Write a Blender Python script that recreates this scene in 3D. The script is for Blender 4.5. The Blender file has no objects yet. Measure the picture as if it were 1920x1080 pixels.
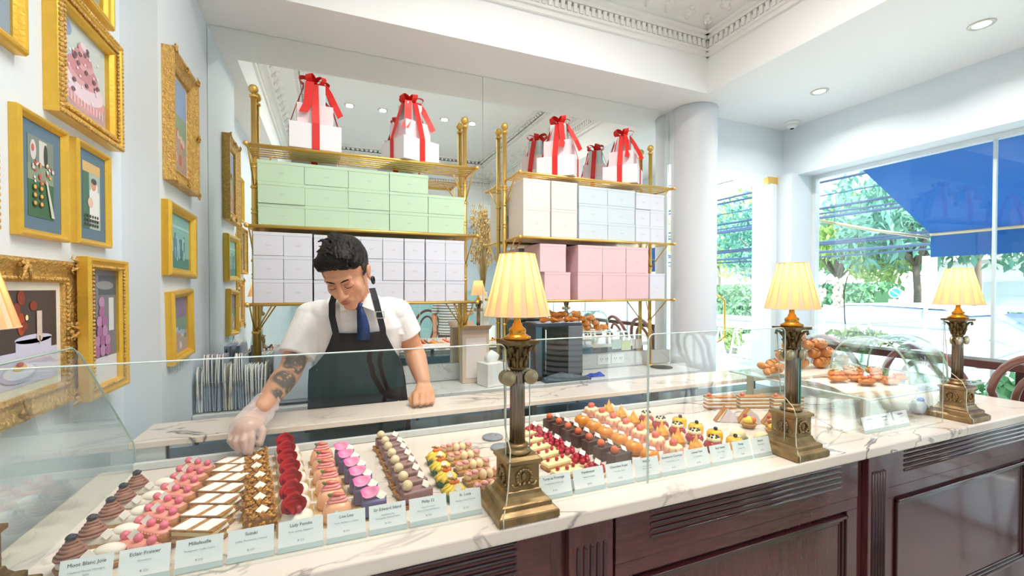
import bpy, bmesh, math, random
from mathutils import Vector, Matrix, Euler
D = bpy.data; SC = bpy.context.scene; COL = SC.collection
R = math.radians; PI = math.pi

# ---------------------------------------------------------------- camera, world, sun, exposure
cam_d = D.cameras.new('camera'); cam = D.objects.new('camera', cam_d); COL.objects.link(cam)
cam_d.sensor_width = 36; cam_d.lens = 831.65/1920*36; cam_d.shift_y = 13.3/1920
cam_d.clip_start = .02; cam_d.clip_end = 300
cam.location = (0, 0, 1.5)
cam.rotation_euler = (R(90-.8064), 0, R(-22.343))
SC.camera = cam
SC.view_settings.view_transform = 'Standard'; SC.view_settings.look = 'None'
SC.view_settings.gamma = 1; SC.view_settings.use_curve_mapping = False
SC.view_settings.exposure = 0.18
SC.cycles.max_bounces = 12; SC.cycles.diffuse_bounces = 5; SC.cycles.glossy_bounces = 5
SC.cycles.transparent_max_bounces = 24; SC.cycles.transmission_bounces = 6
SC.cycles.sample_clamp_indirect = 6; SC.cycles.caustics_reflective = True; SC.cycles.caustics_refractive = False

world = D.worlds.new('world'); SC.world = world; world.use_nodes = True
wn = world.node_tree; wn.nodes.clear()
wo = wn.nodes.new('ShaderNodeOutputWorld'); wb = wn.nodes.new('ShaderNodeBackground')
wtc = wn.nodes.new('ShaderNodeTexCoord'); wsep = wn.nodes.new('ShaderNodeSeparateXYZ'); wr = wn.nodes.new('ShaderNodeValToRGB')
wn.links.new(wtc.outputs['Generated'], wsep.inputs[0]); wn.links.new(wsep.outputs['Z'], wr.inputs[0])
wr.color_ramp.elements[0].position = 0; wr.color_ramp.elements[0].color = (.97, .985, 1, 1)
wr.color_ramp.elements[1].position = .7; wr.color_ramp.elements[1].color = (.62, .82, 1, 1)
wn.links.new(wr.outputs[0], wb.inputs[0]); wb.inputs[1].default_value = 3.0
wn.links.new(wb.outputs[0], wo.inputs[0])

sun_d = D.lights.new('sun', 'SUN'); sun = D.objects.new('sun', sun_d); COL.objects.link(sun)
sun_d.energy = 8.0; sun_d.angle = R(1.5); sun_d.color = (1, .96, .88)
sun.rotation_euler = Euler((R(28), R(-12), 0)).to_quaternion().to_euler(); sun.location = (6, -3, 12)

# ---------------------------------------------------------------- helpers
def lin(c):
    if isinstance(c, str):
        c = [int(c[i:i+2], 16)/255 for i in (0, 2, 4)]
        c = [x/12.92 if x <= .04045 else ((x+.055)/1.055)**2.4 for x in c]
    return (*c[:3], 1)

MATS = {}
def mat(name, col, rough=.5, metal=0., var=0., vscale=12., bump=0., bscale=60., col2=None, spec=.5, coat=0., trans=0., sss=0., emit=None, es=0., stretch=None, detail=4., edge=None):
    if name in MATS: return MATS[name]
    m = D.materials.new(name); MATS[name] = m; m.use_nodes = True
    nt = m.node_tree; n = nt.nodes; L = nt.links; p = n['Principled BSDF']
    p.inputs['Base Color'].default_value = lin(col); p.inputs['Roughness'].default_value = rough
    p.inputs['Metallic'].default_value = metal; p.inputs['Specular IOR Level'].default_value = spec
    if coat: p.inputs['Coat Weight'].default_value = coat; p.inputs['Coat Roughness'].default_value = .08
    if trans: p.inputs['Transmission Weight'].default_value = trans
    if sss:
        p.inputs['Subsurface Weight'].default_value = sss; p.inputs['Subsurface Radius'].default_value = (.02, .008, .004); p.inputs['Subsurface Scale'].default_value = .6
    if emit: p.inputs['Emission Color'].default_value = lin(emit); p.inputs['Emission Strength'].default_value = es
    tc = n.new('ShaderNodeTexCoord'); mp = n.new('ShaderNodeMapping'); L.new(tc.outputs['Object'], mp.inputs[0])
    if stretch: mp.inputs['Scale'].default_value = stretch
    c1 = lin(col); c2 = lin(col2) if col2 else tuple(x*(1-.35) for x in c1[:3])+(1,)
    if var or col2:
        t = n.new('ShaderNodeTexNoise'); t.inputs['Scale'].default_value = vscale; t.inputs['Detail'].default_value = detail
        L.new(mp.outputs[0], t.inputs['Vector'])
        r = n.new('ShaderNodeValToRGB'); a = var if var else 1.
        e = edge or (.35, .65)
        r.color_ramp.elements[0].position = e[0]; r.color_ramp.elements[0].color = tuple(c1[i]*(1-a)+c2[i]*a for i in range(3))+(1,)
        r.color_ramp.elements[1].position = e[1]; r.color_ramp.elements[1].color = c1
        L.new(t.outputs['Fac'], r.inputs[0]); L.new(r.outputs[0], p.inputs['Base Color'])
    if bump:
        t = n.new('ShaderNodeTexNoise'); t.inputs['Scale'].default_value = bscale; t.inputs['Detail'].default_value = 3
        L.new(mp.outputs[0], t.inputs['Vector'])
        b = n.new('ShaderNodeBump'); b.inputs['Strength'].default_value = bump; b.inputs['Distance'].default_value = .01
        L.new(t.outputs['Fac'], b.inputs['Height']); L.new(b.outputs[0], p.inputs['Normal'])
    return m

def glassmat(name, tint, refl=1.0, rough=0.0, ior=1.5, green=None):
    m = D.materials.new(name); MATS[name] = m; m.use_nodes = True
    nt = m.node_tree; n = nt.nodes; L = nt.links; n.clear()
    o = n.new('ShaderNodeOutputMaterial'); mx = n.new('ShaderNodeMixShader'); tr = n.new('ShaderNodeBsdfTransparent'); gl = n.new('ShaderNodeBsdfGlossy'); fr = n.new('ShaderNodeFresnel')
    ge = n.new('ShaderNodeNewGeometry'); ir = n.new('ShaderNodeMapRange'); ir.inputs['To Min'].default_value = ior; ir.inputs['To Max'].default_value = 1/ior
    L.new(ge.outputs['Backfacing'], ir.inputs['Value']); L.new(ir.outputs[0], fr.inputs['IOR']); tr.inputs[0].default_value = lin(tint); gl.inputs['Roughness'].default_value = rough; gl.inputs[0].default_value = (refl, refl, refl, 1)
    L.new(fr.outputs[0], mx.inputs[0]); L.new(tr.outputs[0], mx.inputs[1]); L.new(gl.outputs[0], mx.inputs[2]); L.new(mx.outputs[0], o.inputs[0])
    return m

def marble(name, base, vein, scale=2.2, amount=1., rough=.16):
    m = D.materials.new(name); MATS[name] = m; m.use_nodes = True
    nt = m.node_tree; n = nt.nodes; L = nt.links; p = n['Principled BSDF']; p.inputs['Roughness'].default_value = rough
    tc = n.new('ShaderNodeTexCoord'); mp = n.new('ShaderNodeMapping'); L.new(tc.outputs['Object'], mp.inputs[0])
    mp.inputs['Rotation'].default_value = (.3, .2, .6); mp.inputs['Scale'].default_value = (1, 1.9, 1.4)
    nz = n.new('ShaderNodeTexNoise'); nz.inputs['Scale'].default_value = scale; nz.inputs['Detail'].default_value = 8; nz.inputs['Distortion'].default_value = 1.3
    L.new(mp.outputs[0], nz.inputs['Vector'])
    s = n.new('ShaderNodeMath'); s.operation = 'SUBTRACT'; s.inputs[1].default_value = .5; L.new(nz.outputs['Fac'], s.inputs[0])
    a = n.new('ShaderNodeMath'); a.operation = 'ABSOLUTE'; L.new(s.outputs[0], a.inputs[0])
    r = n.new('ShaderNodeValToRGB'); L.new(a.outputs[0], r.inputs[0])
    r.color_ramp.elements[0].position = 0; r.color_ramp.elements[0].color = (1, 1, 1, 1)
    r.color_ramp.elements[1].position = .018; r.color_ramp.elements[1].color = (0, 0, 0, 1)
    n2 = n.new('ShaderNodeTexNoise'); n2.inputs['Scale'].default_value = scale*.7; n2.inputs['Detail'].default_value = 2; L.new(mp.outputs[0], n2.inputs['Vector'])
    r2 = n.new('ShaderNodeValToRGB'); r2.color_ramp.elements[0].position = .42; r2.color_ramp.elements[1].position = .66; L.new(n2.outputs['Fac'], r2.inputs[0])
    mu = n.new('ShaderNodeMath'); mu.operation = 'MULTIPLY'; L.new(r.outputs[0], mu.inputs[0]); L.new(r2.outputs[0], mu.inputs[1])
    m3 = n.new('ShaderNodeMath'); m3.operation = 'MULTIPLY'; m3.inputs[1].default_value = .75*amount; L.new(mu.outputs[0], m3.inputs[0])
    ad = n.new('ShaderNodeMath'); ad.operation = 'MULTIPLY_ADD'; ad.inputs[1].default_value = .10*amount; L.new(r2.outputs[0], ad.inputs[0]); L.new(m3.outputs[0], ad.inputs[2])
    mx = n.new('ShaderNodeMix'); mx.data_type = 'RGBA'; mx.inputs['A'].default_value = lin(base); mx.inputs['B'].default_value = lin(vein)
    L.new(ad.outputs[0], mx.inputs['Factor']); L.new(mx.outputs['Result'], p.inputs['Base Color'])
    return m

class MB:
    """collects shapes and links them as ONE mesh object"""
    def __init__(s): s.bm = bmesh.new(); s.mi = 0
    def _merge(s, bm2, M=None):
        if M is not None: bmesh.ops.transform(bm2, matrix=M, verts=bm2.verts)
        mp = {}
        for v in bm2.verts: mp[v] = s.bm.verts.new(v.co)
        for f in bm2.faces:
            try: nf = s.bm.faces.new([mp[v] for v in f.verts])
            except ValueError: continue
            nf.smooth = f.smooth; nf.material_index = s.mi
        bm2.free(); return s
    def box(s, x0, x1, y0, y1, z0, z1, bev=0, seg=2, M=None, smooth=False):
        b = bmesh.new(); bmesh.ops.create_cube(b, size=1)
        for v in b.verts: v.co = Vector(((x0+x1)/2+v.co.x*(x1-x0), (y0+y1)/2+v.co.y*(y1-y0), (z0+z1)/2+v.co.z*(z1-z0)))
        if bev: bmesh.ops.bevel(b, geom=list(b.edges), offset=bev, segments=seg, profile=.5, affect='EDGES')
        if smooth:
            for f in b.faces: f.smooth = True
        return s._merge(b, M)
    def lathe(s, prof, seg=20, M=None, smooth=True, wob=None, cap=True):
        b = bmesh.new(); rings = []
        for k, (r, z) in enumerate(prof):
            ring = []
            for i in range(seg):
                a = 2*PI*i/seg; q = r*(wob(a, k) if wob else 1)
                ring.append(b.verts.new((q*math.cos(a), q*math.sin(a), z)))
            rings.append(ring)
        for k in range(len(rings)-1):
            for i in range(seg):
                j = (i+1) % seg
                f = b.faces.new((rings[k][i], rings[k][j], rings[k+1][j], rings[k+1][i])); f.smooth = smooth
        if cap:
            if prof[0][0] > 1e-6: b.faces.new(list(reversed(rings[0])))
            if prof[-1][0] > 1e-6: b.faces.new(rings[-1])
        bmesh.ops.remove_doubles(b, verts=b.verts, dist=1e-6)
        return s._merge(b, M)
    def ball(s, c, r, sc=(1, 1, 1), seg=14, rings=9, M=None, noise=0, rnd=None, rot=None):
        b = bmesh.new(); bmesh.ops.create_uvsphere(b, u_segments=seg, v_segments=rings, radius=1)
        for f in b.faces: f.smooth = True
        for v in b.verts:
            q = 1+(rnd.uniform(-noise, noise) if noise else 0)
            v.co = Vector((v.co.x*r*sc[0], v.co.y*r*sc[1], v.co.z*r*sc[2]))*q
        if rot: bmesh.ops.transform(b, matrix=Euler(rot).to_matrix().to_4x4(), verts=b.verts)
        bmesh.ops.translate(b, vec=Vector(c), verts=b.verts)
        return s._merge(b, M)
    def tube(s, pts, r, seg=8, M=None, cap=True, closed=False):
        pts = [Vector(p) for p in pts]; n = len(pts)
        rr = r if isinstance(r, (list, tuple)) else [r]*n
        b = bmesh.new(); rings = []; up = None
        for k, p in enumerate(pts):
            if closed: t = pts[(k+1) % n]-pts[k-1]
            else: t = (pts[min(k+1, n-1)]-pts[max(k-1, 0)])
            if t.length < 1e-9: t = Vector((0, 0, 1))
            t.normalize()
            if up is None: up = t.orthogonal().normalized()
            else:
                up = up-t*up.dot(t)
                up = up.normalized() if up.length > 1e-6 else t.orthogonal().normalized()
            w = t.cross(up)
            rings.append([b.verts.new(p+(up*math.cos(2*PI*i/seg)+w*math.sin(2*PI*i/seg))*rr[k]) for i in range(seg)])
        for k in range(n if closed else n-1):
            A, B = rings[k], rings[(k+1) % n]
            for i in range(seg):
                j = (i+1) % seg
                f = b.faces.new((A[i], A[j], B[j], B[i])); f.smooth = True
        if cap and not closed:
            b.faces.new(list(reversed(rings[0]))); b.faces.new(rings[-1])
        return s._merge(b, M)
    def prism(s, poly, h, M=None, smooth=False, bev=0):
        """poly in XY, extruded along Z by h (from 0)"""
        b = bmesh.new(); lo = [b.verts.new((x, y, 0)) for x, y in poly]; hi = [b.verts.new((x, y, h)) for x, y in poly]
        n = len(poly)
        b.faces.new(list(reversed(lo))); b.faces.new(hi)
        for i in range(n):
            j = (i+1) % n; f = b.faces.new((lo[i], lo[j], hi[j], hi[i])); f.smooth = smooth
        bmesh.ops.recalc_face_normals(b, faces=b.faces)
        if bev: bmesh.ops.bevel(b, geom=list(b.edges), offset=bev, segments=2, affect='EDGES')
        return s._merge(b, M)
    def loft(s, rings, M=None, cap=True, smooth=True, closed=True):
        b = bmesh.new(); R_ = [[b.verts.new(p) for p in r] for r in rings]; n = len(R_[0])
        for k in range(len(R_)-1):
            for i in range(n if closed else n-1):
                j = (i+1) % n; f = b.faces.new((R_[k][i], R_[k][j], R_[k+1][j], R_[k+1][i])); f.smooth = smooth
        if cap and closed: b.faces.new(list(reversed(R_[0]))); b.faces.new(R_[-1])
        return s._merge(b, M)
    def build(s, name, m, parent=None, loc=None, rot=None, solid=0, sub=0, keep=False):
        me = D.meshes.new(name)
        bmesh.ops.recalc_face_normals(s.bm, faces=s.bm.faces) if not keep else None
        s.bm.to_mesh(me); s.bm.free()
        for k in (m if isinstance(m, (list, tuple)) else [m]): me.materials.append(k)
        o = D.objects.new(name, me); COL.objects.link(o)
        if parent: o.parent = parent
        if loc: o.location = loc
        if rot: o.rotation_euler = rot
        if solid: md = o.modifiers.new('solid', 'SOLIDIFY'); md.thickness = solid; md.offset = 0
        if sub: md = o.modifiers.new('sub', 'SUBSURF'); md.levels = sub; md.render_levels = sub
        return o

def T(x=0, y=0, z=0, rx=0, ry=0, rz=0, s=1):
    S = Matrix.Diagonal((*(s if isinstance(s, tuple) else (s, s, s)), 1))
    return Matrix.Translation((x, y, z)) @ Euler((rx, ry, rz)).to_matrix().to_4x4() @ S
def tag(o, label=None, cat=None, group=None, kind=None):
    if label: o['label'] = label
    if cat: o['category'] = cat
    if group: o['group'] = group
    if kind: o['kind'] = kind
    return o
def thing(name, label, cat, loc=(0, 0, 0), rz=0, group=None, rot=None):
    o = D.objects.new(name, None); COL.objects.link(o); o.empty_display_size = .05
    o.location = loc; o.rotation_euler = rot or (0, 0, rz)
    return tag(o, label, cat, group)
def struct(name, mb, m): return tag(mb.build(name, m), kind='structure')
def dup(root, loc, rz=None, label=None, group=None, scale=None):
    r = root.copy(); COL.objects.link(r); r.location = loc
    if rz is not None: r.rotation_euler = (0, 0, rz)
    if scale: r.scale = (scale,)*3
    if label: r['label'] = label
    if group: r['group'] = group
    for ch in list(root.children):
        c = ch.copy(); COL.objects.link(c); c.parent = r
        for g in list(ch.children):
            d = g.copy(); COL.objects.link(d); d.parent = c
    return r
def text(body, size, m, parent, loc, rot=(0, 0, 0), name='printed_text', align='CENTER', ext=0.0002):
    cu = D.curves.new(name, 'FONT'); cu.body = body; cu.size = size; cu.align_x = align; cu.extrude = ext; cu.resolution_u = 2
    tmp = D.objects.new(name+'_tmp', cu); COL.objects.link(tmp)
    dg = bpy.context.evaluated_depsgraph_get(); me = D.meshes.new_from_object(tmp.evaluated_get(dg))
    D.objects.remove(tmp); D.curves.remove(cu); me.materials.clear(); me.materials.append(m)
    o = D.objects.new(name, me); COL.objects.link(o); o.parent = parent; o.location = loc; o.rotation_euler = rot
    return o
ORD = ['first', 'second', 'third', 'fourth', 'fifth', 'sixth', 'seventh', 'eighth', 'ninth', 'tenth', 'eleventh', 'twelfth']

# ---------------------------------------------------------------- materials
wall_m = mat('wall_paint', 'DFE8EF', .6, bump=.03, bscale=300)
ceil_m = mat('ceiling_paint', 'F6F7F8', .7)
plaster_m = mat('plaster_moulding', 'F4F3F1', .7)
marble_m = marble('warm_marble', 'E9DBCF', '6B6663', 2.0, 1.35)
marble2_m = marble('cool_marble', 'DDDDDC', '8A8C90', 3.5, .8, .25)
wood_m = mat('mahogany_stain', '5C2B30', .24, var=.6, vscale=9, stretch=(9, 9, 1.2), col2='3C171D', coat=.4)
woodh_m = mat('mahogany_rail', '5C2B30', .24, var=.6, vscale=9, stretch=(1.2, 9, 9), col2='3C171D', coat=.4)
gold_m = mat('gilt_gold', 'EDC04A', .34, .5, var=.2, vscale=30, bump=.1, bscale=120)
gold2_m = mat('antique_gilt', 'E2B868', .4, .4, var=.45, vscale=70, bump=.9, bscale=130, col2='A87A40')
brass_m = mat('polished_brass', 'EFC66E', .32, .8)
bronze_m = mat('antique_brass', 'A58A62', .36, .8, var=.5, vscale=25, col2='54402A', bump=.15, bscale=50)
glass_m = glassmat('clear_glass', 'F9FCFB')
wglass_m = glassmat('window_glass', 'F8FCFB', .8)
gedge_m = mat('glass_edge', '9FBFB2', .1, 0, spec=.8)
white_m = mat('white_card', 'F2F2F0', .5)
mirror_m = mat('mirror_silver', 'F3F8F6', .0, 1.)
dark_m = mat('near_black', '121315', .4)
# ================================================================ the setting
XL, XL2, YM, XR = -.69, -.578, 2.72, 3.62
m = MB().box(-.9, 3.9, -4.2, 2.9, -.12, 0); struct('floor', m, mat('floor_tile', 'B9B2A6', .25, var=.3, vscale=3))
m = MB().box(-.85, XL, -4.1, 2.9, 0, 3.6); m.box(XL, XL2, 2.01, 2.9, 0, 3.0); struct('wall_left', m, wall_m)
m = MB().box(-.85, 2.43, YM+.008, 2.9, 0, 3.0); struct('wall_back', m, wall_m)
# far right: header above the glass door, pier at the corner
m = MB().box(2.43, 3.86, 2.66, 2.9, 2.46, 3.0); m.box(3.545, 3.86, 2.53, 2.9, 0, 2.46)
struct('wall_far', m, wall_m)
m = MB().box(XR, 3.87, -4.1, 2.75, 2.455, 3.0); m.box(XR, 3.87, -4.1, -3.6, 0, 3.0)
struct('wall_right', m, wall_m)
m = MB().box(-.85, 3.87, -4.25, -4.1, 0, 3.0); struct('wall_front', m, wall_m)
teal_m = mat('teal_panelling', 'B2DCDD', .45)
m = MB().box(-.6, 3.3, -4.1, -4.07, .12, 1.42); [m.box(x, x+.03, -4.07, -4.055, .12, 1.42) for x in (-.6, .05, .7, 1.35, 2.0, 2.65, 3.25)]; m.box(-.6, 3.3, -4.07, -4.04, 1.42, 1.46); struct('trim_6', m, teal_m)
# soffit with a raised tray
tx0, tx1, ty0, ty1 = -.50, 2.44, -1.4, 2.36
m = MB()
m.box(-.85, 3.87, ty1, 2.9, 2.862, 3.02); m.box(-.85, 3.87, -4.2, ty0, 2.862, 3.02)
m.box(-.85, tx0, ty0, ty1, 2.862, 3.02); m.box(tx1, 3.87, ty0, ty1, 2.862, 3.02)
m.box(tx0-.1, tx0, ty0-.1, ty1+.1, 3.02, 3.5); m.box(tx1, tx1+.1, ty0-.1, ty1+.1, 3.02, 3.5)
m.box(tx0, tx1, ty0-.1, ty0, 3.02, 3.5); m.box(tx0, tx1, ty1, ty1+.1, 3.02, 3.5)
m.box(tx0-.1, tx1+.1, ty0-.1, ty1+.1, 3.5, 3.62)
struct('ceiling', m, ceil_m)
def cornice(n, L, M):
    """moulding run along local +X, length L, projecting along -Y from 0, hung under z=3.5"""
    m = MB()
    for (d, z0, z1) in ((.018, 3.105, 3.135), (.032, 3.135, 3.15), (.022, 3.15, 3.19), (.035, 3.21, 3.235), (.06, 3.235, 3.25), (.22, 3.385, 3.41), (.25, 3.41, 3.43), (.30, 3.46, 3.5)):
        m.box(0, L, -d, .0, z0, z1, M=M)
    b = [(-.03, 3.25), (-.06, 3.30), (-.12, 3.345), (-.22, 3.385)]
    m.loft([[Vector((x, y, z)) for y, z in b+[(0, 3.385), (0, 3.25)]] for x in (0, L)], M=M, smooth=False)
    k = int(L/.042)
    for i in range(k): m.box(i*.042+.008, i*.042+.032, -.034, 0, 3.155, 3.205, M=M)
    k = int(L/.03)
    for i in range(k): m.box(i*.03+.004, i*.03+.022, -.240, -.20, 3.40, 3.425, M=M)
    k = int(L/.155)
    for i in range(k):
        c = (i+.5)*L/k
        for (dx, dz, s) in ((0, 0, .026), (-.022, .01, .018), (.022, .01, .018), (0, .028, .018), (0, -.026, .018)):
            m.ball((c+dx, -.085-dz*.8, 3.315+dz*.6), s, (1, .9, .8), 8, 6, M=M)
    k = int(L/.06)
    for i in range(k): m.ball(((i+.5)*L/k, -.27, 3.445), .02, (1, 1, .8), 8, 5, M=M)
    struct('trim_%d' % n, m, plaster_m)
cornice(1, tx1-tx0, T(tx0, ty1, 0))
cornice(2, ty1-ty0, T(tx1, ty1, 0, rz=-PI/2))
cornice(3, ty1-ty0, T(tx0, ty0, 0, rz=PI/2))
cornice(4, tx1-tx0, T(tx1, ty0, 0, rz=PI))
# mirror wall: three silvered sheets with fine joints
for k, (a, b) in enumerate(((XL2+.002, .914), (.916, 2.427))):
    m = MB().box(a, b, YM, YM+.007, 1.035, 2.860)
    o = m.build('wall_mirror', mirror_m)
    tag(o, ['frameless wall mirror sheet behind the left brass rack', 'frameless wall mirror sheet behind the right brass rack'][k], 'mirror', 'mirror sheets lining the back wall')
m = MB().box(XL2, 2.43, 2.70, YM+.006, .93, 1.033, .002); struct('baseboard_back', m, marble2_m)
# column
m = MB().lathe([(.172, 0), (.172, .12), (.165, .14), (.165, 2.80), (.17, 2.86)], 48, T(2.59, 2.63, 0)); struct('trim_5', m, mat('column_paint', 'DFE3EA', .5))
# windows
def frame_rect(m, a0, a1, z0, z1, t, d, fn):
    for (p, q, r, s_) in ((a0, a1, z0, z0+t), (a0, a1, z1-t, z1), (a0, a0+t, z0+t, z1-t), (a1-t, a1, z0+t, z1-t)): fn(m, p, q, r, s_)
wf_m = mat('white_window_frame', 'E6EEF2', .35)
m = MB()
fnx = lambda m, a, b, c, d: m.box(3.80, 3.85, a, b, c, d)
frame_rect(m, -3.6, 2.53, 0, 2.455, .03, .05, fnx)
win = struct('window_1', m, wf_m)
m = MB()
for y in (1.415, .35, -.75, -1.85, -2.9): m.box(3.815, 3.835, y-.008, y+.008, .03, 2.425)
m.build('glazing_joint', mat('glass_joint', 'CFDDE0', .3), win)
MB().box(3.822, 3.828, -3.57, 2.50, .03, 2.425).build('glass_pane', wglass_m, win)
m = MB()
frame_rect(m, 2.43, 3.545, 0, 2.46, .02, .05, lambda m, a, b, c, d: m.box(a, b, 2.66, 2.70, c, d))
m.box(3.475, 3.53, 2.655, 2.705, 0, 2.46)
dr = struct('door_1', m, wf_m)
MB().box(2.45, 3.475, 2.676, 2.684, .02, 2.44).build('glass_pane', wglass_m, dr)
MB().box(3.43, 3.56, 2.652, 2.70, 2.395, 2.45, .003).build('door_hinge', brass_m, dr)
m = MB().tube([(2.83, 2.672, 1.455), (2.83, 2.63, 1.455), (2.845, 2.60, 1.43), (2.885, 2.60, 1.40), (2.885, 2.60, 1.13), (2.845, 2.60, 1.10), (2.83, 2.63, 1.075), (2.83, 2.672, 1.075)], .009, 10)
m.ball((2.83, 2.665, 1.455), .018); m.ball((2.83, 2.665, 1.075), .018); m.build('door_handle', brass_m, dr)

# ceiling downlights: bright lens in a trim ring, each with its own lamp
rim_m = mat('downlight_rim', 'D8D5CE', .3, .3)
lens_m = mat('downlight_lens', 'FFF6E0', .3, emit='FFF0D0', es=14)
def downlight_proto():
    t = thing('ceiling_downlight', '', 'ceiling light')
    MB().lathe([(.036, -.002), (.052, -.004), (.055, 0), (.036, .0)], 24, cap=False).build('trim_ring', rim_m, t)
    MB().lathe([(.0, -.003), (.034, -.0025), (.036, 0), (0, .0)], 20).build('lens', lens_m, t)
    return t
spots = [(x, y, 3.4985) for y in (1.36, .28) for x in (.21, .56, .91, 1.26, 1.6)] + [(3.13, 2.04, 2.86), (3.11, 1.21, 2.86), (3.11, .2, 2.86), (3.11, -.9, 2.86), (.3, -2.2, 2.86), (1.9, -2.2, 2.86), (.3, -3.2, 2.86), (1.9, -3.2, 2.86)]
dl_lab = ['round warm downlight in the raised ceiling, %s of the row nearer the mirror' % o for o in ORD[:5]] + ['round warm downlight in the raised ceiling, %s of the row above the camera' % o for o in ORD[:5]] + \
    ['round recessed downlight in the lower ceiling, the one nearer the far door', 'round recessed downlight in the lower ceiling, the one nearer the picture edge', 'round recessed downlight by the window, third from the far door', 'round recessed downlight by the window, fourth from the far door'] + ['round recessed downlight at the front of the room, ' + s for s in ('left near row', 'right near row', 'left far row', 'right far row')]
proto = downlight_proto()
ld = D.lights.new('downlight_bulb', 'AREA'); ld.shape = 'DISK'; ld.size = .07; ld.energy = 3.2; ld.color = (1, .95, .89); ld.spread = R(150)
for i, p in enumerate(spots):
    o = proto if i == 0 else dup(proto, p)
    o.location = p; tag(o, dl_lab[i], None, 'recessed ceiling downlights')
    l = D.objects.new('downlight_bulb', ld); COL.objects.link(l); l.parent = o; l.location = (0, 0, -.012)

# ================================================================ front counter
m = MB()
fy = .975   # face plane of the carcass
m.box(-.62, 3.09, fy, 1.60, .10, .911)
m.box(-.60, 3.07, fy+.05, 1.55, 0, .10)
cn = tag(m.build('serving_counter', wood_m), 'dark mahogany serving counter front with fluted pilasters and raised panels', 'counter')
def fluted_panel(x0, x1, y, z0, z1, pitch, horizontal, r=.006):
    """board whose face at y carries rounded grooves"""
    m = MB(); m.box(x0, x1, y, fy, z0, z1, .002, 1)
    return m
def grooves_h(m, x0, x1, z_top, n, pitch, y, r):
    for k in range(n):
        z = z_top-k*pitch
        m.tube([(x0+r, y, z), (x1-r, y, z)], r, 8); m.ball((x0+r, y, z), r, (1, 1, 1), 8, 6); m.ball((x1-r, y, z), r, (1, 1, 1), 8, 6)
mold_m = mat('mahogany_moulding', '3B191E', .18, coat=.6)
groove_m = mat('painted_flute_shadow', '30141A', .3)  # dark tone puts the shade of the pilaster flutes into the colour
bays = [(-.52, .50), (.69, 1.70), (1.86, 2.98)]
for i, (a, b) in enumerate(bays):
    yb = fy-.012
    p = MB().box(a, b, yb, fy, .785 if False else .775, .911, .0015, 1); p = p.build('frieze_board', woodh_m, cn)
    g = MB(); grooves_h(g, a+.11, b-(.09 if i < 2 else .02), .897, 5, .0178, yb, .0055); g.build('fluting', mold_m, p)
    MB().box(a, b, yb+.002, fy, .735, .774, .001, 1).build('rail', woodh_m, cn)
    s = MB(); s.box(a, a+.055, yb+.002, fy, .12, .7345, .001, 1); s.box(b-.055, b, yb+.002, fy, .12, .7345, .001, 1); s.box(a+.055, b-.055, yb+.002, fy, .12, .27, .001, 1); s.build('stile', wood_m, cn)
    m = MB(); x0, x1, z0, z1 = a+.062, b-.062, .28, .725
    for (w, yy) in ((.0, .020), (.010, .014), (.020, .008)):
        for (q0, q1, r0, r1) in ((x0+w, x1-w, z1-w-.010, z1-w), (x0+w, x1-w, z0+w, z0+w+.010), (x0+w, x0+w+.010, z0+w, z1-w), (x1-w-.010, x1-w, z0+w, z1-w)):
            m.box(q0, q1, fy-yy, fy+.001, r0, r1, .0025, 2)
    m.build('panel_moulding', mold_m, cn)
    MB().box(x0+.03, x1-.03, fy-.005, fy, z0+.03, z1-.03, .002, 1).build('raised_panel', wood_m, cn)
for i, (a, b) in enumerate(((.545, .675), (1.742, 1.868))):
    a2, b2 = (a, b) if i == 0 else (1.742, 1.858)
    p = MB().box(a2, b2, fy-.022, fy, .10, .911, .002, 1).build('pilaster', wood_m, cn)
    g = MB()
    for k in range(5):
        x = a2+.026+k*(b2-a2-.052)/4
        g.tube([(x, fy-.022, .20), (x, fy-.022, .85)], .0055, 8); g.ball((x, fy-.022, .85), .0055); 
    g.build('flute', groove_m, p)
MB().box(-.6, 3.07, fy-.02, fy, .03, .098, .003).build('plinth', mold_m, cn)
# marble slab and display bed
m = MB().box(-.64, 3.125, .938, 1.69, .913, .95, .006, 3)
tag(m.build('marble_worktop', marble_m), 'long warm white marble worktop under the pastry display', 'worktop')
mt = mat('painted_display_frame', 'D5D9D8', .35)
m = MB().box(-.55, 2.30, 1.655, 1.672, .951, .973, .002); o = tag(m.build('display_back_rail', mt), 'low pale rail along the staff side of the pastry display', 'rail')
# rear ledge on posts
t = thing('marble_ledge', 'narrow raised marble ledge behind the pastries on small posts', 'ledge', (0, 0, 0))
MB().box(-.568, 2.30, 1.675, 1.89, 1.0115, 1.0315, .003, 2).build('ledge_slab', marble_m, t)
pm = mat('ledge_post', '2A2F36', .4)
for i, x in enumerate((-.49, .27, .80, 1.45, 2.1)):
    MB().box(x-.012, x+.012, 1.70, 1.73, .9505, 1.011).build('post', mt if i == 0 else pm, t)
MB().box(-.551, -.478, 1.688, 1.72, .9505, 1.011, .001).build('end_block', mt, t)
# lower staff-side shelf edge (dark blue sliding door under ledge)
m = MB().box(-.56, 2.3, 1.692, 1.86, .60, .949); tag(m.build('refrigerator_cabinet', mat('blue_steel', '5C7788', .25, .3)), 'blue grey steel cabinet under the marble ledge', 'cabinet')

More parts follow.
